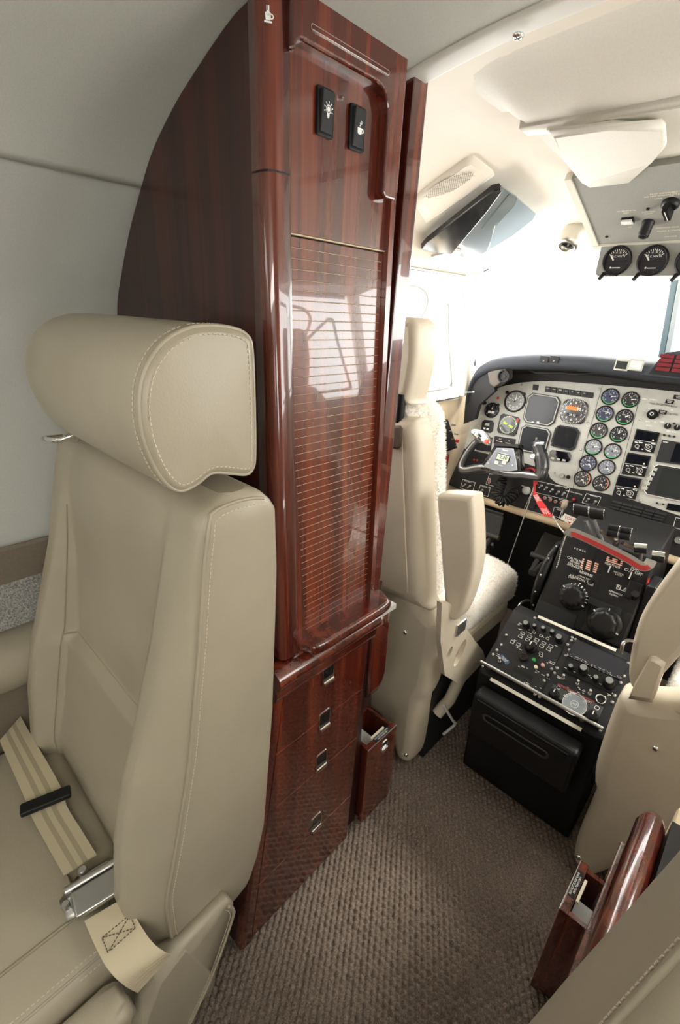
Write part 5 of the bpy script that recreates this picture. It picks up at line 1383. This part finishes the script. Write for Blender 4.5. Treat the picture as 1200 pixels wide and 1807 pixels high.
for p, t in (((735, 640), 'CABIN'), ((840, 700), 'ACFT'), ((700, 665), 'ALT')): k.text(AV.at(*av(*wz(*p), .006), 0).rot(ang), 0, 0, t, .0055, .0066, WHITE)
k.build('lettering', pc)
knob(*wz(628, 655), .0070, .016, n0=.006); knob(*wz(866, 795), .0078, .017, n0=.006)
f = AV.at(*av(*wz(918, 685), .004), .004); MB().lathe(f, [(.0105, 0), (.0105, .004), (.0085, .004), (.0080, -.006)], CHROME, 20, cap=False).disc(f, .0082, -.004, BLACK).build('lighter_socket', pd)
# aft drawer with moulded grip slot
AF = Fr((-.217, .925, .345), (1, 0, 0), _n((0, -.045, 1)))      # aft face: u across, v up
ad = MB(); prof = [(.0, .0), (.045, -.004), (.048, -.03), (.040, -.13), (.012, -.15), (0, -.15)]
R = []
for x in (XL + .018, XR - .028): R.append([(x, .925 - n, .318 + v) for n, v in prof])
ad.rings(R, BLACKM, True, False); do = ad.build('drawer_front', pd, .008, 3)
dfm = Fr((XL + .018 + .105, .925 - .047, .318 - .030), (1, 0, 0), _n((0, -.08, 1)))
k = MB(); k.prism(dfm, rrect(-.070, .085, -.030, -.010, .0095), -.002, .0012, BLK2); gr = k.build('grip_slot', pd, .001); MB().tube([dfm.p(u, v, .0016) for u, v in rrect(-.070, .085, -.030, -.010, .0095)], .0022, mat('slot_rim', (.05, .05, .052), .35), 6, True).build('slot_rim', gr); MB().prism(dfm, rrect(-.064, .079, -.026, -.014, .0055), -.001, .0016, mat('slot_dark', (.004, .004, .004), .8)).build('slot_hollow', gr)
k = MB(); k.box(dfm, -.092, -.0905, -.09, .018, -.002, .0006, BLACK); k.box(dfm, .120, .1215, -.09, .018, -.002, .0006, BLACK); k.box(dfm, -.092, .1215, .016, .0175, -.002, .0006, BLACK); k.build('drawer_gaps', pd, kind='stuff')
# ================================================================== POWER QUADRANT
qd = thing('power_quadrant', 'black power lever quadrant with red-marked slots and big trim wheels', 'throttle quadrant', (XC, 1.17, .45))
QF = Fr((-.21, 1.11, .46), (1, 0, 0), (0, .09, .18))
def qz(a, b): return 940 + a / 4.6154, 860 + b / 4.6154
def qp(p, n=0.0): return QF.px(*qz(*p), n)
ol = qp((100, 1030)); orr = qp((690, 1290)); tl = qp((335, 400)); tr = qp((965, 640))
uL, uR = qp((240, 740))[0] - .002, qp((840, 930))[0] + .004
uL, uR = -.112, .095; vT = qp((400, 430))[1] + .01
MB().prism(FX(-.21 + uL), [(1.110, .30), (1.110, .459), (1.1105 + .447 * vT, .46 + .894 * vT), (1.26 + .447 * vT, .50 + .894 * vT), (1.50, .50), (1.50, .30)], 0, uR - uL, BLACKM).build('body', qd, .004, 2)
def slot(a, b_, w, name='lever_slot'): MB().line(QF, qp(a), qp(b_), w, .0012, mat('slot_dark', (.004, .004, .004), .8)).build(name, qd)
# red striped reverse and feather areas
def stripes(pts, n, name):
    P = [np.array(qp(p)) for p in pts]; o = MB().prism(QF, [tuple(p) for p in P], 0, .0006, RED).build(name, qd); k = MB()
    for i in range(n):
        t0, t1 = (i + .25) / n, (i + .75) / n; k.flat(QF, [tuple(P[0] * (1 - t0) + P[1] * t0), tuple(P[3] * (1 - t0) + P[2] * t0), tuple(P[3] * (1 - t1) + P[2] * t1), tuple(P[0] * (1 - t1) + P[1] * t1)], .0009, CREAMW)
    k.build('white_stripes', o, kind='stuff')
stripes([(385, 655), (410, 575), (540, 620), (515, 700)], 5, 'reverse_marking'); stripes([(595, 600), (608, 560), (738, 600), (725, 645)], 3, 'feather_marking')
for a, b_ in (((415, 665), (460, 490)), ((475, 690), (520, 520)), ((635, 590), (655, 520)), ((700, 620), (720, 545)), ((560, 720), (520, 860))): slot(a, b_, .0065 if a[0] != 560 else .003)
lt = MB(); ang = radians(-2)
for p, t, s_ in (((345, 590), 'CAUTION', .0085), ((345, 612), 'REVERSE', .006), ((345, 632), 'ONLY WITH', .006), ((345, 648), 'ENGINES RUN', .006), ((435, 705), 'REVERSE', .0085), ((650, 636), 'FEATHER', .0085), ((835, 668), 'FUEL', .0085), ((820, 690), 'CUT OFF', .0095), ((395, 752), 'AILERON TAB', .0095), ((740, 830), 'FLAP', .015), ((700, 700), 'FRICTION', .0055), ((700, 715), 'LOCK', .0055), ((415, 735), 'FRICTION LOCK', .0052), ((630, 985), 'RUDDER TAB', .0095), ((675, 860), 'APPROACH', .0055), ((660, 878), 'DOWN', .0055), ((695, 800), 'UP', .0055), ((385, 510), 'P O W E R', .006), ((310, 735), 'LWD', .0052), ((470, 795), 'RWD', .0052)):
    lt.text(QF.at(*qp(p)), 0, 0, t, s_, .0008, WHITE)
lt.line(QF, qp((680, 825)), qp((800, 865)), .0012, .0008, WHITE); lt.build('lettering', qd)
for p in ((385, 790), (632, 1008)): u, v = qp(p); MB().flat(QF.at(u, v), [(-.0025, .003), (.0025, .003), (0, -.003)], .0009, WHITE).build('index_mark', qd)
for p, r in (((630, 670), .0085), ((350, 700), .006), ((475, 770), .006), ((800, 720), .0085)):
    f = QF.at(*qp(p)); o = MB().lathe(f, [(r, 0), (r, .006), (r * .8, .010)], BLACK, 16).build('friction_knob', qd); MB().box(f, -r * .15, r * .15, -r, r, .006, .012, WHITE if r > .008 else BLK2).build('knob_bar', o)
# trim wheels: scalloped knob over a numbered skirt
def trimwheel(p, R, name, lobes, marks, n0):
    f = QF.at(*qp(p), n0); o = MB().lathe(f, [(R * 1.05, 0), (R * 1.05, .005), (R * .98, .010), (R * .80, .012)], BLACK, 36).build(name, qd)
    rr = [[f.p(R * k * (1 - .045 * (1 + cos(lobes * 2 * pi * j / 72))) * cos(2 * pi * j / 72), R * k * (1 - .045 * (1 + cos(lobes * 2 * pi * j / 72))) * sin(2 * pi * j / 72), h) for j in range(72)] for k, h in ((.80, .010), (.82, .026), (.76, .034), (.55, .037), (.2, .036))]
    MB().rings(rr, BLACK, True, True).build('knob_top', o); d = MB()
    for a, L in marks: a = radians(a); d.line(f, (R * (1.0 - L) * cos(a), R * (1.0 - L) * sin(a)), (R * 1.03 * cos(a), R * 1.03 * sin(a)), R * (.10 if L > .2 else .05), .0112, WHITE)
    d.build('scale_marks', o)
trimwheel((335, 890), .033, 'aileron_trim_wheel', 12, [(150, .22), (115, .1), (100, .15), (85, .15), (70, .22), (55, .12), (40, .12), (25, .12), (10, .12), (-5, .12), (-25, .25)], .0)
MB().box(QF, -.108, -.012, -.012, .030, -.01, .003, BLK2).build('wheel_tray', qd, .002)
u, v = qp((600, 1110)); MB().box(QF.at(u, v), -.045, .045, -.040, .045, -.05, .006, BLACKM).build('rudder_trim_box', qd, .003)
trimwheel((590, 1105), .036, 'rudder_trim_wheel', 9, [(145, .25), (-20, .25), (90, .12)], .006)
u, v = qp((590, 960)); MB().box(QF.at(u, v), -.036, .036, -.010, .006, 0, .012, BLK2).build('rudder_tab_placard', qd, .001)
# flap lever on the right
f = QF.at(*qp((830, 850))); MB().box(f, -.016, .012, -.020, .022, 0, .010, BLACK).build('flap_gate', qd, .002); MB().tube([f.p(.004, -.012, .010), f.p(.006, -.004, .030)], .008, BLACK, 12).build('flap_lever', qd)
# levers: clear-handled power levers, brown prop levers, condition levers
def QP(a, b, n): return np.array(QF.p(*QF.px(*qz(a, b), n), n))
CLR = mat('lever_grey', (.30, .31, .33), .25, metal=.5); BRN = mat('lever_brown', (.14, .09, .06), .45)
for a in ((505, 430, 430, 265), (560, 430, 490, 255)): MB().tube([QP(a[0], a[1], .0), QP((a[0] + a[2]) / 2, (a[1] + a[3]) / 2, .03), QP(a[2], a[3], .06)], .006, CLR, 10).build('power_lever', qd)
for x0, y0, x1, y1 in ((340, 175, 460, 200), (465, 205, 585, 225)):
    o = MB().tube([QP(x0, y0, .065), QP(x1, y1, .065)], .0135, BLACK, 16).build('power_lever_grip', qd)
    for q_ in (0, 1): MB().tube([QP(x0 + (x1 - x0) * q_ - 3, y0 + (y1 - y0) * q_, .065), QP(x0 + (x1 - x0) * q_ + 3, y0 + (y1 - y0) * q_, .065)], .0142, CHROME, 16).build('chrome_band', o)
for x0, y0, x1, y1 in ((540, 345, 690, 450), (715, 445, 860, 510)): MB().prism(Fr(QP(x0, y0, .03), QP(x1, y1, .03) - QP(x0, y0, .03), QF.N), [(0, -.01), (np.linalg.norm(QP(x1, y1, .03) - QP(x0, y0, .03)), -.012), (np.linalg.norm(QP(x1, y1, .03) - QP(x0, y0, .03)), .004), (.01, .012)], -.004, .004, BRN).build('lever_cover', qd)
for (x0, y0) in ((665, 335), (655, 375), (765, 355), (755, 398)):
    o = MB().tube([QP(x0 - 45, y0 - 8, .05), QP(x0 + 45, y0 + 8, .05)], .009, BLACK, 14).build('prop_lever_grip', qd); MB().tube([QP(x0 + 40, y0 + 7, .05), QP(x0 + 46, y0 + 8, .05)], .0095, CHROME, 14).build('chrome_band', o)
for a in ((690, 470, 715, 380), (655, 480, 680, 420)): MB().tube([QP(a[0], a[1], 0), QP(a[2], a[3], .05)], .004, STEEL, 8).build('prop_lever', qd)
for x0, y0, x1, y1, r in ((830, 490, 930, 500, .012), (975, 555, 1075, 570, .014)):
    o = MB().tube([QP(x0, y0, .04), QP(x1, y1, .04)], r, BLACK, 16).build('condition_lever_grip', qd); MB().tube([QP(x0 - 2, y0 - 12, .045), QP(x1 + 2, y1 - 12, .045)], r * .7, CHROME, 12).build('chrome_band', o)
for a in ((870, 620, 890, 520), (920, 640, 1000, 580)): MB().tube([QP(a[0], a[1], 0), QP(a[2], a[3], .04)], .0045, STEEL, 8).build('condition_lever', qd)
# elevator trim wheel on the left flank, right flank wheel with red mark
f = Fr((-.21 + uL - .022, 1.235, .50), (0, 1, 0), (0, 0, 1), (1, 0, 0)); MB().lathe(f, [(.085, 0), (.105, 0), (.108, .006), (.105, .018), (.085, .018)], BLACK, 40).build('elevator_trim_wheel', qd)
k = MB()
for i in range(14): a = 2 * pi * i / 14; k.lathe(f.at(.107 * cos(a), .107 * sin(a), .009), [(.003, -.002), (.003, .002)], STEEL, 8)
k.build('wheel_studs', qd, kind='stuff')
f = Fr((-.21 + uR, 1.19, .55), (0, 1, 0), (0, 0, 1), (1, 0, 0)); MB().box(f, -.03, .04, -.10, .06, 0, .022, BLACK).build('right_flank', qd, .004)
MB().tube([QP(945, 740, .004), QP(912, 865, .004)], .0025, RED, 6).build('red_mark', qd)
# ---- gauge console between quadrant and panel
gcn = thing('gauge_console', 'dark sloping plate with two trim gauges between the levers and the vent grille', 'gauge panel', (XC, 1.45, .5))
q = [np.array(PF.p(*pu(qz(*p), .014), .014)) for p in ((420, 330), (500, 215), (1072, 380), (1030, 530))]
cfr = Fr(sum(q) / 4, PF.U, PF.V); MB().prism(cfr, [cfr.uv(p) for p in q], -.03, 0, mat('console_grey', (.035, .04, .048), .45)).build('plate', gcn, .002)
for p, rad_ in (((585, 315), .023), ((918, 440), .025)):
    u, v = cfr.px(*qz(*p)); gauge((u, v), 0, mat('dial_pale', (.20, .21, .20), .4), 100, ['1', '2', '3', '4', '5'], [], None, fr=cfr, rad=rad_, parent=gcn)
# ---- red control lock bar across the levers
lb = thing('control_lock_bar', 'grey bar with red stripe laid across the power levers', 'control lock', QP(300, 385, .05))
path = cm([QP(285, 395, .055), QP(300, 372, .058), QP(350, 375, .06), QP(560, 470, .06), QP(760, 570, .06), QP(880, 640, .06), QP(940, 635, .058), QP(970, 590, .05)], 6, False)
mb = MB(); R = []
for i, P in enumerate(path):
    T = _n(path[min(i + 1, len(path) - 1)] - path[max(i - 1, 0)]); Nn = QF.N; S = _n(np.cross(T, Nn)); R.append([P + S * a + Nn * b_ for a, b_ in ((-.0105, -.003), (.0105, -.003), (.0105, .003), (-.0105, .003))])
mb.rings(R, mat('lock_grey', (.22, .20, .18), .45), True, False).build('bar', lb, .001)
mb = MB(); RR = R[9:-6]; mb.rings([[r[2] * .92 + r[3] * .08 + QF.N * .0006, r[2] * .42 + r[3] * .58 + QF.N * .0006] for r in RR], mat('lock_red', (.33, .015, .015), .5), False, False, False).build('red_stripe', lb)
chain([sq[3], (sq[3] + QP(275, 390, .055)) / 2 + np.array([0, 0, -.004]), QP(280, 390, .055)], 'bead_chain', 'short steel bead chain from the red streamer to the control lock bar')
chain([QP(270, 400, .05), QP(235, 500, .03), QP(215, 590, .02), QP(190, 660, .02)], 'bead_chain', 'bead chain hanging beside the left flank of the lever quadrant')
# ================================================================== RUDDER PEDALS
def pedal(px, lab):
    P = [PY(x, y, yy) for (x, y), yy in zip(px, (1.50, 1.50, 1.60, 1.60))]   # bottom-left, bottom-right, top-right, top-left
    c = sum(P) / 4; U = _n(P[1] - P[0]); V = _n((P[3] + P[2]) / 2 - (P[0] + P[1]) / 2); f = Fr(c, U, V)
    t = thing('rudder_pedal', lab, 'pedal', c, 'pilot rudder pedals'); w = np.linalg.norm(P[1] - P[0]) / 2; h = np.linalg.norm(P[3] - P[0]) / 2
    PM = mat('pedal_grey', (.045, .042, .038), .55)
    MB().box(f, -w, w, -h, h, -.012, 0, PM).build('plate', t, .003)
    for i in range(14):
        u = -w + .008 + i * (2 * w - .016) / 13; MB().box(f, u - .0016, u + .0016, -h + .01, h - .012, 0, .0025, PM).build('rib', t)
    MB().tube([f.p(-w - .004, -h, .004), f.p(w + .004, -h, .004)], .010, PM, 12).build('toe_roll', t)
    MB().tube([f.p(-w * .9, h + .012, -.01), f.p(w * .9, h + .012, -.01)], .010, PM, 10).build('hinge', t)
    for s_ in (-1, 1): MB().tube([f.p(s_ * w * .35, -h, -.012), f.p(s_ * w * .1, -h - .10, .03)], .010, mat('pedal_arm', (.09, .09, .09), .4, metal=.5), 8).build('arm', t)
    Bk = f.p(0, h + .01, -.012); MB().tube([Bk, np.array([Bk[0], Bk[1] + .05, .0])], .012, PM, 8).build('pedal_post', t)
    MB().box(f, -w * .7, w * .7, -h - .035, -h - .02, -.02, -.006, mat('pedal_arm', (.09, .09, .09), .4)).build('cross_bar', t)
pedal((zc(130, 650), zc(395, 740), zc(470, 480), zc(200, 400)), 'black ribbed rudder pedal below the yoke cord')
pedal((zc(795, 930), zc(1020, 1015), zc(1150, 760), zc(900, 690)), 'black ribbed rudder pedal beside the elevator trim wheel')
# dark floor mat under the pedals
mt = MB().box(WORLD, -.80, -.34, 1.22, 1.50, -.004, .006, mat('rubber_mat', (.012, .012, .013), .7)).build('floor_mat', bev=.002); tag(mt, 'dark rubber mat on the floor under the pedals', 'mat')
# ================================================================== OVERHEAD
oc_ = thing('overhead_console', 'off-white moulded console on the cockpit ceiling with grey switch panel', 'overhead console', (XC, 1.0, 1.40))
def pz(x, y, z): return PZ(x, y, z)[:2]
XR2 = -.02
# aft fairing rising into the roof
mb = MB(); R = []
for y in np.linspace(.62, .76, 15):
    R.append([(x, y, roofz(x, y) + .001 - (roofz(x, y) - 1.397) * sstep(.625, .735 + (x + .385) * .11, y) * sstep(-.425, -.375, x)) for x in np.linspace(-.43, XR2, 24)])
mb.rings(R, CREAM2, False, True, False)
mb.build('aft_fairing', oc_)
MB().puff(Fr((0, 0, 1.400), (1, 0, 0), (0, -1, 0), (0, 0, -1)), [(-.386, -.742), (XR2, -.785), (XR2, -.83), (-.388, -.775)][::-1], -.03, .012, .006, CREAM2, 3).build('lip', oc_)
MB().prism(Fr((0, 0, 1.400), (1, 0, 0), (0, -1, 0), (0, 0, -1)), [(-.388, -.77), (XR2, -.80), (XR2, -1.04), (-.412, -1.04)][::-1], -.03, -.004, CREAM2).build('deck', oc_)
tp = [pz(x, y, 1.376) for x, y in ((968, 238), (1075, 229), (1165, 222), (1172, 232), (1174, 262), (1150, 290), (1103, 332), (1088, 336), (1042, 337), (1025, 325), (990, 280), (975, 245))]
TFm = Fr((0, 0, 1.396), (1, 0, 0), (0, -1, 0), (0, 0, -1))
MB().puff(TFm, [(p[0], -p[1]) for p in tp], .009, .020, .004, CREAM2, 3).build('cover_tongue', oc_)
# grey switch panel, sloping down forward
OF = Fr((-.22, 1.20, 1.308), (1, 0, 0), (0, -.18, .084))
lx = OF.px(1055, 426)[0]; lx2, lv = OF.px(1010, 318)
mb = MB().prism(OF, [(lx, 0), (.20, 0), (.20, .20), (lx2, .20)], -.012, 0, OHG); sp_ = mb.build('switch_panel', oc_)
mb = MB(); mb.prism(OF, [(lx - .012, -.006), (lx, -.006), (lx2, .20), (lx2 - .012, .20)], -.06, .003, CREAM2); mb.prism(OF, [(lx - .012, -.012), (.20, -.012), (.20, -.001), (lx - .012, -.001)], -.05, .004, CREAM2); mb.build('surround', oc_)
def oz(a, b): return 1000 + a / 6.0, 300 + b / 6.0
def of(a, b, n=0.0): return OF.at(*OF.px(*oz(a, b), n), n)
f = of(650, 525); o = MB().box(f, -.0105, .0105, -.0075, .0075, 0, .004, BLACK).build('rocker_switch', oc_); MB().box(f, -.0095, .0085, -.002, .0062, .004, .008, WHITE).box(f, -.007, .0100, -.0066, -.002, .004, .006, WHITE).build('rocker', o)
f = of(865, 555); o = MB().lathe(f, [(.0112, 0), (.0112, .003), (.0098, .004), (.0098, .026), (.008, .028)], BLACK, 24).build('dimmer_knob', oc_); MB().ring(f, .006, .0066, .0285, STEEL).build('knob_ring', o)
f = of(1105, 345); o = MB().lathe(f, [(.0145, 0), (.0145, .006), (.011, .009)], BLACK, 24).build('rotary_selector', oc_); b_ = f.rot(.15); MB().box(b_, -.0045, .0045, -.014, .012, .008, .024, BLACK).build('pointer_grip', o); MB().rect(b_, -.0008, .0008, -.013, .011, .0244, WHITE).build('pointer_line', o)
for p in ((425, 703), (862, 408)): f = of(*p); MB().lathe(f, [(.0032, 0), (.0028, .002)], BLK2, 10).build('screw', oc_)
lt = MB()
for a, b_, t, s_ in ((630, 430, 'NO SMOKE & FSB', .0042), (630, 452, 'SIGN', .0042), (672, 602, 'OFF', .0042), (870, 440, 'OVERHEAD', .0042), (870, 460, 'FLOOD', .0042), (970, 300, 'NORM', .0042), (1085, 235, 'PILOT WINDSHIELD WIPER', .0048), (1085, 258, 'DO NOT OPERATE ON DRY GLASS', .0048), (1110, 275, 'OFF', .0042), (1070, 605, 'OVERHEAD PANEL', .0048), (1080, 640, 'FLOOD & LIGHTS', .0048), (1100, 700, 'VOLTAGE', .0048)):
    lt.text(of(a, b_), 0, 0, t, s_, .0006, CREAMW)
lt.build('lettering', oc_)
# meter panel hanging at the front edge
MF = FY(1.205)
a0, b0 = MF.px(1055, 488); a1, b1 = MF.px(1055, 432)
mp = MB().prism(MF, rrect(a0 - .006, .02, b0, b1 + .004, .010), -.012, .004, OHG).build('meter_panel', oc_, .001)
for x in (1089, 1152, 1222):
    u, v = MF.px(x, 460, .004); f = MF.at(u, v, .004); R = .0262
    bz = MB().lathe(f, [(R * 1.08, 0), (R * 1.08, .004), (R * 1.0, .006), (R * .93, .006), (R * .92, .002)], BLACK, 28, cap=False).build('meter', oc_)
    d = MB().disc(f, R * .95, .002, DIALK, 28)
    for i in range(11): a = radians(145 - 11 * i); d.line(f, (R * .80 * cos(a), R * .80 * sin(a)), (R * (.62 if i % 2 == 0 else .70) * cos(a), R * (.62 if i % 2 == 0 else .70) * sin(a)), R * .05, .0026, WHITE)
    d.text(f, R * .05, R * .28, 'D.C. VOLTS' if x != 1222 else 'D.C. AMPS', R * .19, .0026, WHITE)
    for i, t in enumerate(('0', '10', '20', '30')): a = radians(140 - 33 * i); d.text(f, R * .50 * cos(a), R * .52 * sin(a) + R * .04, t, R * .15, .0026, WHITE)
    d.rect(f, -R * .8, R * .8, -R * .10, -R * .06, .0027, BLK2); d.disc(f.at(-R * .34, -R * .50), R * .07, .0026, WHITE, 10); d.rect(f, -R * .24, R * .36, -R * .55, -R * .49, .0026, WHITE); d.build('dial', bz)
    n = MB(); n.line(f, (-R * .25, R * .02), (-R * .55, R * .42), R * .10, .003, WHITE); n.build('needle', bz)
    k = f.at(-R * .72, -R * .98); MB().lathe(k, [(.0045, 0), (.0045, .006)], BLACK, 10).build('push_knob', oc_); MB().tube([k.p(0, 0, .003), k.p(-.004, -.009, .012)], .0042, BLACK, 10).build('push_lever', oc_)
for x, y in ((1091, 435), (1088, 485)): u, v = MF.px(x, y, .004); MB().lathe(MF.at(u, v, .004), [(.003, 0), (.003, .0015)], BLK2, 10).build('screw', oc_)
# ------------------------------------------------------------------ speaker grille in the roof lining
cs = [onroof(x, y, .001) for x, y in ((728, 352), (822, 278), (836, 274), (869, 300), (872, 306), (752, 392))]
O = sum(cs) / len(cs); U = _n(cs[2] - cs[0]); V0 = _n(cs[3] - cs[2]); N = _n(np.cross(U, V0)); N = N if N[2] < 0 else -N; SF = Fr(O, U, np.cross(N, U), N)
sg = thing('ceiling_speaker', 'cream ceiling speaker with perforated oval grille above the sun visor', 'speaker', O)
MB().puff(SF, [SF.uv(p) for p in cs], -.015, .0065, .003, CREAM, 2).build('panel', sg)
gc_ = SF.uv(PP(792, 326, SF.p(0, 0, .006), N)); e1 = np.array(SF.uv(PP(834, 297, SF.O, N))) - np.array(gc_); A_ = np.linalg.norm(e1); ang = math.atan2(e1[1], e1[0]); B_ = A_ * .50
gf = SF.at(*gc_, .0067).rot(ang)
gm = MB().flat(gf, [(A_ * cos(t), B_ * sin(t)) for t in np.linspace(0, 2 * pi, 41)[:-1]], .0003, mat('grille_cream', (.72, .67, .57), .6)); go = gm.build('grille', sg)
k = MB(); HOL = mat('grille_hole', (.22, .19, .15), .8); s_ = .0042
for i in range(-40, 41):
    for j in range(-30, 31):
        u, v = (i + .5 * (j % 2)) * s_, j * s_ * .87
        if (u / A_) ** 2 + (v / B_) ** 2 < .93: k.disc(gf.at(u, v), .0013, .0006, HOL, 6)
k.build('perforations', go, kind='stuff')
# ------------------------------------------------------------------ tinted sun visor folded against the roof
vz = thing('sun_visor', 'dark tinted sun visor folded up above the left side window', 'sun visor', onroof(840, 390, .02))
vp = [onroof(x, y, .022) for x, y in ((742, 428), (880, 322), (945, 376), (816, 452))]
O = sum(vp) / 4; U = _n(vp[1] - vp[0]); N = _n(np.cross(U, vp[2] - vp[1])); N = N if N[2] < 0 else -N; VF = Fr(O, U, np.cross(N, U), N)
def vq(pts): return [VF.px(*p) for p in pts]
BAND = vq([(742, 430), (752, 418), (868, 325), (882, 322), (884, 328), (860, 362), (806, 428), (796, 440), (770, 438)])
MB().prism(VF, BAND, 0, .012, mat('visor_black', (.008, .008, .009), .12, spec=.4)).build('dark_band', vz, .002)
def tint(name, c, r): return mat(name, c, r, metal=.35, coat=.8)
PANE = vq([(884, 324), (912, 345), (905, 360), (872, 395), (866, 420), (858, 440), (840, 451), (815, 450), (800, 442), (858, 364)])
MB().prism(VF, PANE, .002, .005, tint('visor_grey', (.26, .30, .31), .10)).build('grey_pane', vz)
PANE2 = vq([(913, 346), (945, 374), (940, 384), (905, 412), (862, 438), (867, 418), (874, 396), (906, 361)])
MB().prism(VF, PANE2, .002, .0045, tint('visor_blue', (.46, .56, .60), .06)).build('pale_pane', vz)
MB().tube([VF.p(*VF.px(850, 398), .006), VF.p(*VF.px(897, 338), .006)], .0012, BLACK, 6).build('slot', vz)
bkq = vq([(785, 440), (796, 430), (814, 438), (802, 452), (760, 446)]); MB().prism(VF, bkq, .004, .010, mat('bracket_cream', (.62, .60, .53), .35)).build('bracket', vz, .001)
MB().lathe(VF.at(*VF.px(750, 446), .0), [(.005, 0), (.005, .006)], BLACK, 10).build('hinge_screw', vz)
# ------------------------------------------------------------------ swivel air nozzle
P = onroof(1017, 400, .0); f = Fr(P, _n((1, .2, 0)), _n((-.1, .5, .6))); f = Fr(P, (1, 0, 0), _n((0, .75, .6)))
f.N = _n((-.05, -.45, -.85)); f.U = _n(np.cross((0, 1, 0), f.N)); f.V = np.cross(f.N, f.U)
nz = thing('air_nozzle', 'brushed metal swivel air nozzle in the cockpit ceiling', 'air vent', P)
NZ = 1.55; f = Fr(f.p(0, 0, .010), f.U, f.V, f.N)
MB().lathe(f, [(r * NZ, h * NZ) for r, h in [(.016, -.012), (.017, 0), (.0175, .006), (.0165, .010), (.016, .020), (.0145, .026), (.011, .027), (.010, .020)]], mat('nozzle_metal', (.62, .60, .55), .28, metal=1.0), 28, cap=False).build('barrel', nz)
MB().disc(f, .0105 * NZ, .0205 * NZ, BLACK, 20).build('bore', nz); MB().lathe(f, [(.003, .030), (.002, .038)], STEEL, 8).build('core', nz)
# ------------------------------------------------------------------ switch panel on the left side wall
XS = XC - .628; WFm = FX(XS)
def wq(pts): return [WFm.px(*p) for p in pts]
fu = thing('fuel_panel', 'black fuel control panel with switches on the left cockpit wall', 'switch panel', PX(785, 815, XS))
MB().prism(WFm, wq([(745, 742), (789, 740), (806, 790), (770, 803), (745, 800)]), -.02, .004, BLACK).build('plate', fu, .001)
f = WFm.at(*WFm.px(772, 768), .004); MB().lathe(f, [(.030, 0), (.030, .006), (.026, .010), (.024, .004)], BLACK, 24, cap=False).disc(f, .025, .002, DIALK).build('fuel_gauge', fu)
for p, m in (((796, 749), STEEL), ((801, 765), STEEL)): f = WFm.at(*WFm.px(*p), .004); o = MB().lathe(f, [(.0045, 0), (.0045, .003)], STEEL, 8).build('toggle_switch', fu); MB().tube([f.p(0, 0, .002), f.p(0, 0, .014)], [.002, .003], m, 8).build('lever', o)
f = WFm.at(*WFm.px(803, 777), .004); MB().lathe(f, [(.006, 0), (.006, .010)], RED, 10).build('red_guard', fu)
k = MB()
for p, t in (((785, 745), 'FUEL'), ((793, 760), 'PUMP'), ((797, 774), 'FLOW'), ((803, 786), 'OFF'), ((787, 792), 'TEST')): k.text(WFm.at(*WFm.px(*p)), 0, 0, t, .006, .0045, WHITE)
k.build('lettering', fu)
MB().prism(WFm, wq([(745, 803), (782, 800), (792, 802), (786, 845), (765, 850), (745, 850)]), -.02, .002, BLACK).build('lower_plate', fu)
MB().prism(WFm, wq([(775, 802), (791, 803), (787, 816), (775, 818)]), .002, .006, RED).build('red_placard', fu)
# ------------------------------------------------------------------ seat across the aisle, only its inboard shoulder in view
def tfs(p): return (2 * -.187 - p[0] + .137 * max(0, (p[2] - .40)) - .036, p[1], p[2])
passenger_seat('beige leather seat across the aisle, its shoulder filling the bottom right corner', tfs)
bpy.context.view_layer.update()
